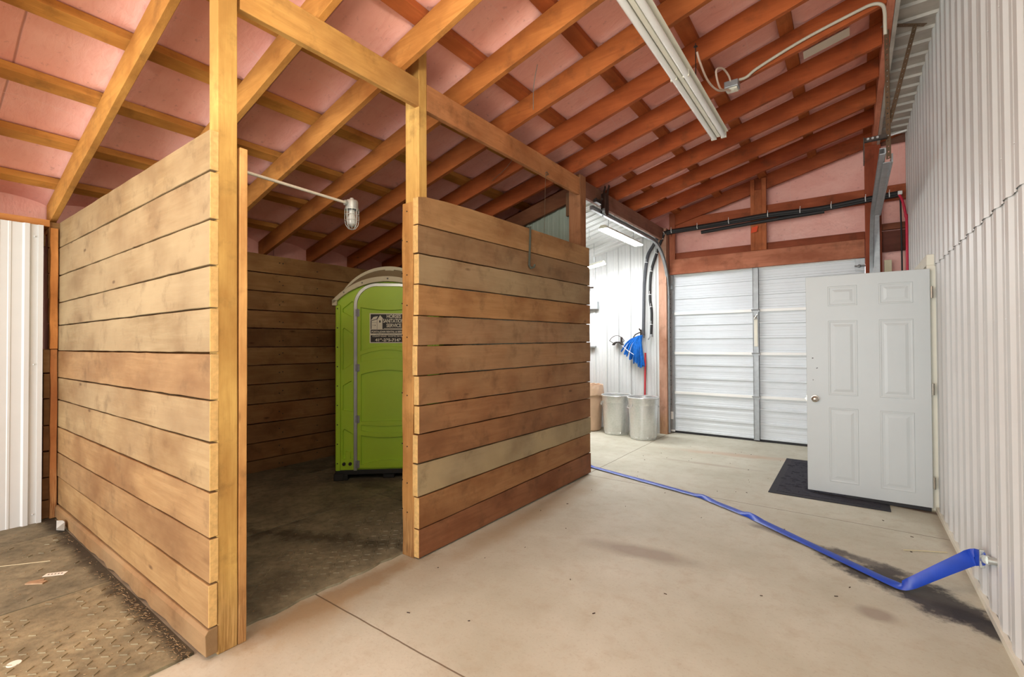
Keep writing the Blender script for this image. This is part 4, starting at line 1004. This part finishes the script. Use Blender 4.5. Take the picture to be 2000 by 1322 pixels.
mb = MB(); mb.tube(a_, .005, 6); mb.tube([a_[0], (-3.115, 7.40, 1.45)], .005, 6); mb.tube([a_[-1], (-3.245, 7.40, 1.45)], .005, 6); mb.build('wire_guard', M['darksteel'], t)
mb = MB(); rings = []
for i in range(13):
    a = PI*.15+PI*.7*i/12; rings.append([(-3.18+r*math.cos(a), y, 1.385+r*math.sin(a)) for r, y in ((.085, 7.36), (.10, 7.36), (.10, 7.45), (.085, 7.45))])
mb.loft(rings); mb.box(-3.15, -3.12, 7.44, 7.455, 1.45, 1.56); mb.build('saddle', M['darksteel'], t)
mb = MB(); mb.box(-3.80, -3.545, 7.38, 7.458, 2.055, 2.185); tag(mb.build('wall_box', M['steel'], bevel=.004), 'grey box on the white wall at the edge of the plank panel', 'electrical box')
mb = MB(); mb.tube([(-3.75, 7.45, 2.42), (-3.70, 7.36, 2.43), (-3.60, 7.34, 2.425)], .016, 8); tag(mb.build('wall_peg', M['darksteel']), 'dark peg high on the white wall above the grey box', 'hook')
mb = MB(); mb.box(-3.75, -3.60, 7.40, 7.456, 1.385, 1.41); tag(mb.build('wall_bracket', M['steel']), 'small grey bracket low on the white wall below the grey box', 'bracket')

# ================================================================== LITTER ON THE FLOOR
t = thing('paper_scrap', (-4.06, .684, .014), 'small white printed paper strip lying on the grey mat', 'paper')
def flat(mb, cx, cy, l, w, a, z0, z1):
    ca, sa = math.cos(a), math.sin(a); q = lambda u, v, z: (cx+u*ca-v*sa, cy+u*sa+v*ca, z)
    mb.hexa([q(-l, -w, z0), q(l, -w, z0), q(l, w, z0), q(-l, w, z0), q(-l, -w, z1), q(l, -w, z1), q(l, w, z1), q(-l, w, z1)])
mb = MB(); flat(mb, -4.06, .684, .055, .022, .9, .0145, .0165); mb.build('strip', M['paper'], t)
mb = MB()
for k in range(5): flat(mb, -4.06+(k-2)*.017*math.cos(.9), .684+(k-2)*.017*math.sin(.9), .004, .006, .9, .0165, .0168)
mb.build('print', M['ink'], t)
mb = MB(); flat(mb, -4.0, .59, .05, .016, .7, .0145, .022); flat(mb, -4.03, .60, .03, .010, 1.2, .0145, .019)
tag(mb.build('wood_chip', M['chip']), 'curled brown wood chip lying beside the paper strip', 'wood chip')
mb = MB(); mb.add([(random.uniform(-.055, .055)-4.99, random.uniform(-.03, .03)+.865, .016+abs(random.uniform(0, .075))) for _ in range(22)], [])
bm = bmesh.new()
for v in mb.v: bm.verts.new(v)
bmesh.ops.convex_hull(bm, input=bm.verts); me = bpy.data.meshes.new('crumpled_wrapper'); bm.verts.ensure_lookup_table()
cc = Vector((-4.99, .865, .015)); bmesh.ops.translate(bm, verts=bm.verts, vec=-cc)
bmesh.ops.delete(bm, geom=[v for v in bm.verts if not v.link_faces], context='VERTS'); bm.to_mesh(me); bm.free(); me.materials.append(M['foil'])
o = bpy.data.objects.new('crumpled_wrapper', me); COL.objects.link(o); o.location = cc; tag(o, 'crumpled silvery wrapper at the foot of the plank side wall', 'litter')
mb = MB(); mb.tube([(-4.50, .48, .017), (-4.33, .705, .017)], .002, 6); tag(mb.build('straw_stalk', M['straw']), 'pale straw stalk lying on the grey mat at left', 'straw')
mb = MB(); mb.tube([(.283, 4.237, .006), (.40, 4.30, .006), (.521, 4.358, .006)], .0035, 6); tag(mb.build('straw_stalk', M['straw']), 'pale thin stick on the concrete near the right wall', 'straw')
mb = MB(); mb.lathe([(.0005, 0), (.025, .0), (.025, .003), (.0005, .003)], (-3.07, .384, .0145), 16); tag(mb.build('plastic_disc', M['paper']), 'small pale disc lying on the diamond tread mat at bottom left', 'litter')
mb = MB()
def litter(n, x0, x1, y0, y1, z):
    for _ in range(n):
        x, y = random.uniform(x0, x1), random.uniform(y0, y1); a = random.uniform(0, PI); l = random.uniform(.003, .014)
        mb.tube([(x, y, z), (x+l*math.cos(a), y+l*math.sin(a), z+.001)], random.uniform(.0008, .0018), 5)
litter(90, -3.6, -2.5, .2, .89, .018); litter(90, -5.3, -3.7, .3, .88, .017); litter(60, -3.6, -2.6, 1.1, 2.8, .018)
for _ in range(260):
    x = -2.45-abs(random.gauss(0, .9)); y = .885-abs(random.gauss(0, .035)); l = random.uniform(.006, .02); a = random.uniform(0, PI)
    if x > -5.2: mb.tube([(x, y, .018), (x+l*math.cos(a), y-l*abs(math.sin(a)), .021)], .0013, 5)
tag(mb.build('chaff', M['chaff']), 'scattered chaff and splinters on the rubber mats', 'chaff', kind='stuff')
mb = MB()
for _ in range(70):
    x, y = random.uniform(-2.2, .5), random.uniform(1.0, 6.8); a = random.uniform(0, PI); l = random.uniform(.006, .02)
    mb.tube([(x, y, .002), (x+l*math.cos(a), y+l*math.sin(a), .002)], random.uniform(.0015, .003), 5)
tag(mb.build('grit', M['dark']), 'dark specks of grit scattered on the concrete aisle', 'grit', kind='stuff')

# ================================================================== LIGHT
w = bpy.data.worlds.new('World'); sc.world = w; w.use_nodes = True
w.node_tree.nodes['Background'].inputs[0].default_value = (.93, .96, 1.0, 1); w.node_tree.nodes['Background'].inputs[1].default_value = 1.5
def area(name, loc, target, sx_, sy_, power, col):
    l = bpy.data.lights.new(name, 'AREA'); l.shape = 'RECTANGLE'; l.size = sx_; l.size_y = sy_; l.energy = power; l.color = col
    o = bpy.data.objects.new(name, l); COL.objects.link(o); o.location = loc
    o.rotation_euler = (Vector(target)-Vector(loc)).to_track_quat('-Z', 'Y').to_euler(); return o
def bulb(name, loc, power, col, r=.12):
    l = bpy.data.lights.new(name, 'POINT'); l.energy = power; l.color = col; l.shadow_soft_size = r
    o = bpy.data.objects.new(name, l); COL.objects.link(o); o.location = loc; return o
bulb('aisle_lamp', (-.97, .72, 2.95), 66, (1.0, .95, .78), .12)
bulb('aisle_lamp', (-.97, -.9, 3.05), 26, (1.0, .95, .78), .12)
bulb('rear_aisle_lamp', (-.95, -2.8, 2.95), 40, (1.0, .97, .86), .16)
bulb('side_lamp', (-3.0, -.40, 2.85), 34, (1.0, .93, .72), .16)
area('daylight_opening', (-2.4, -4.15, 1.25), (-2.0, 3.2, 3.4), 5.6, 2.3, 340, (.95, .99, 1.0))

# ================================================================== CAMERA
R_ = [[0.8082736293270112, 0.5887939119974022, -0.0039331068300631185], [-0.010258950387219004, 0.007403689005841518, -0.9999199664603449], [-0.5887176692367011, 0.8082492898752837, 0.012024614114637957]]
r, d, f = (Vector(q) for q in R_)
m = Matrix.Identity(4)
for i in range(3): m[i][0] = r[i]; m[i][1] = -d[i]; m[i][2] = -f[i]
m[2][3] = 1.45
cam = bpy.data.cameras.new('camera'); co = bpy.data.objects.new('camera', cam); COL.objects.link(co)
co.matrix_world = m; cam.sensor_fit = 'HORIZONTAL'; cam.sensor_width = 36; cam.lens = 908.306/2000*36; cam.clip_start = .02; cam.clip_end = 60
sc.camera = co
vs_ = sc.view_settings; vs_.view_transform = 'Standard'; vs_.look = 'None'; vs_.gamma = 1; vs_.exposure = 0.07; vs_.use_curve_mapping = False
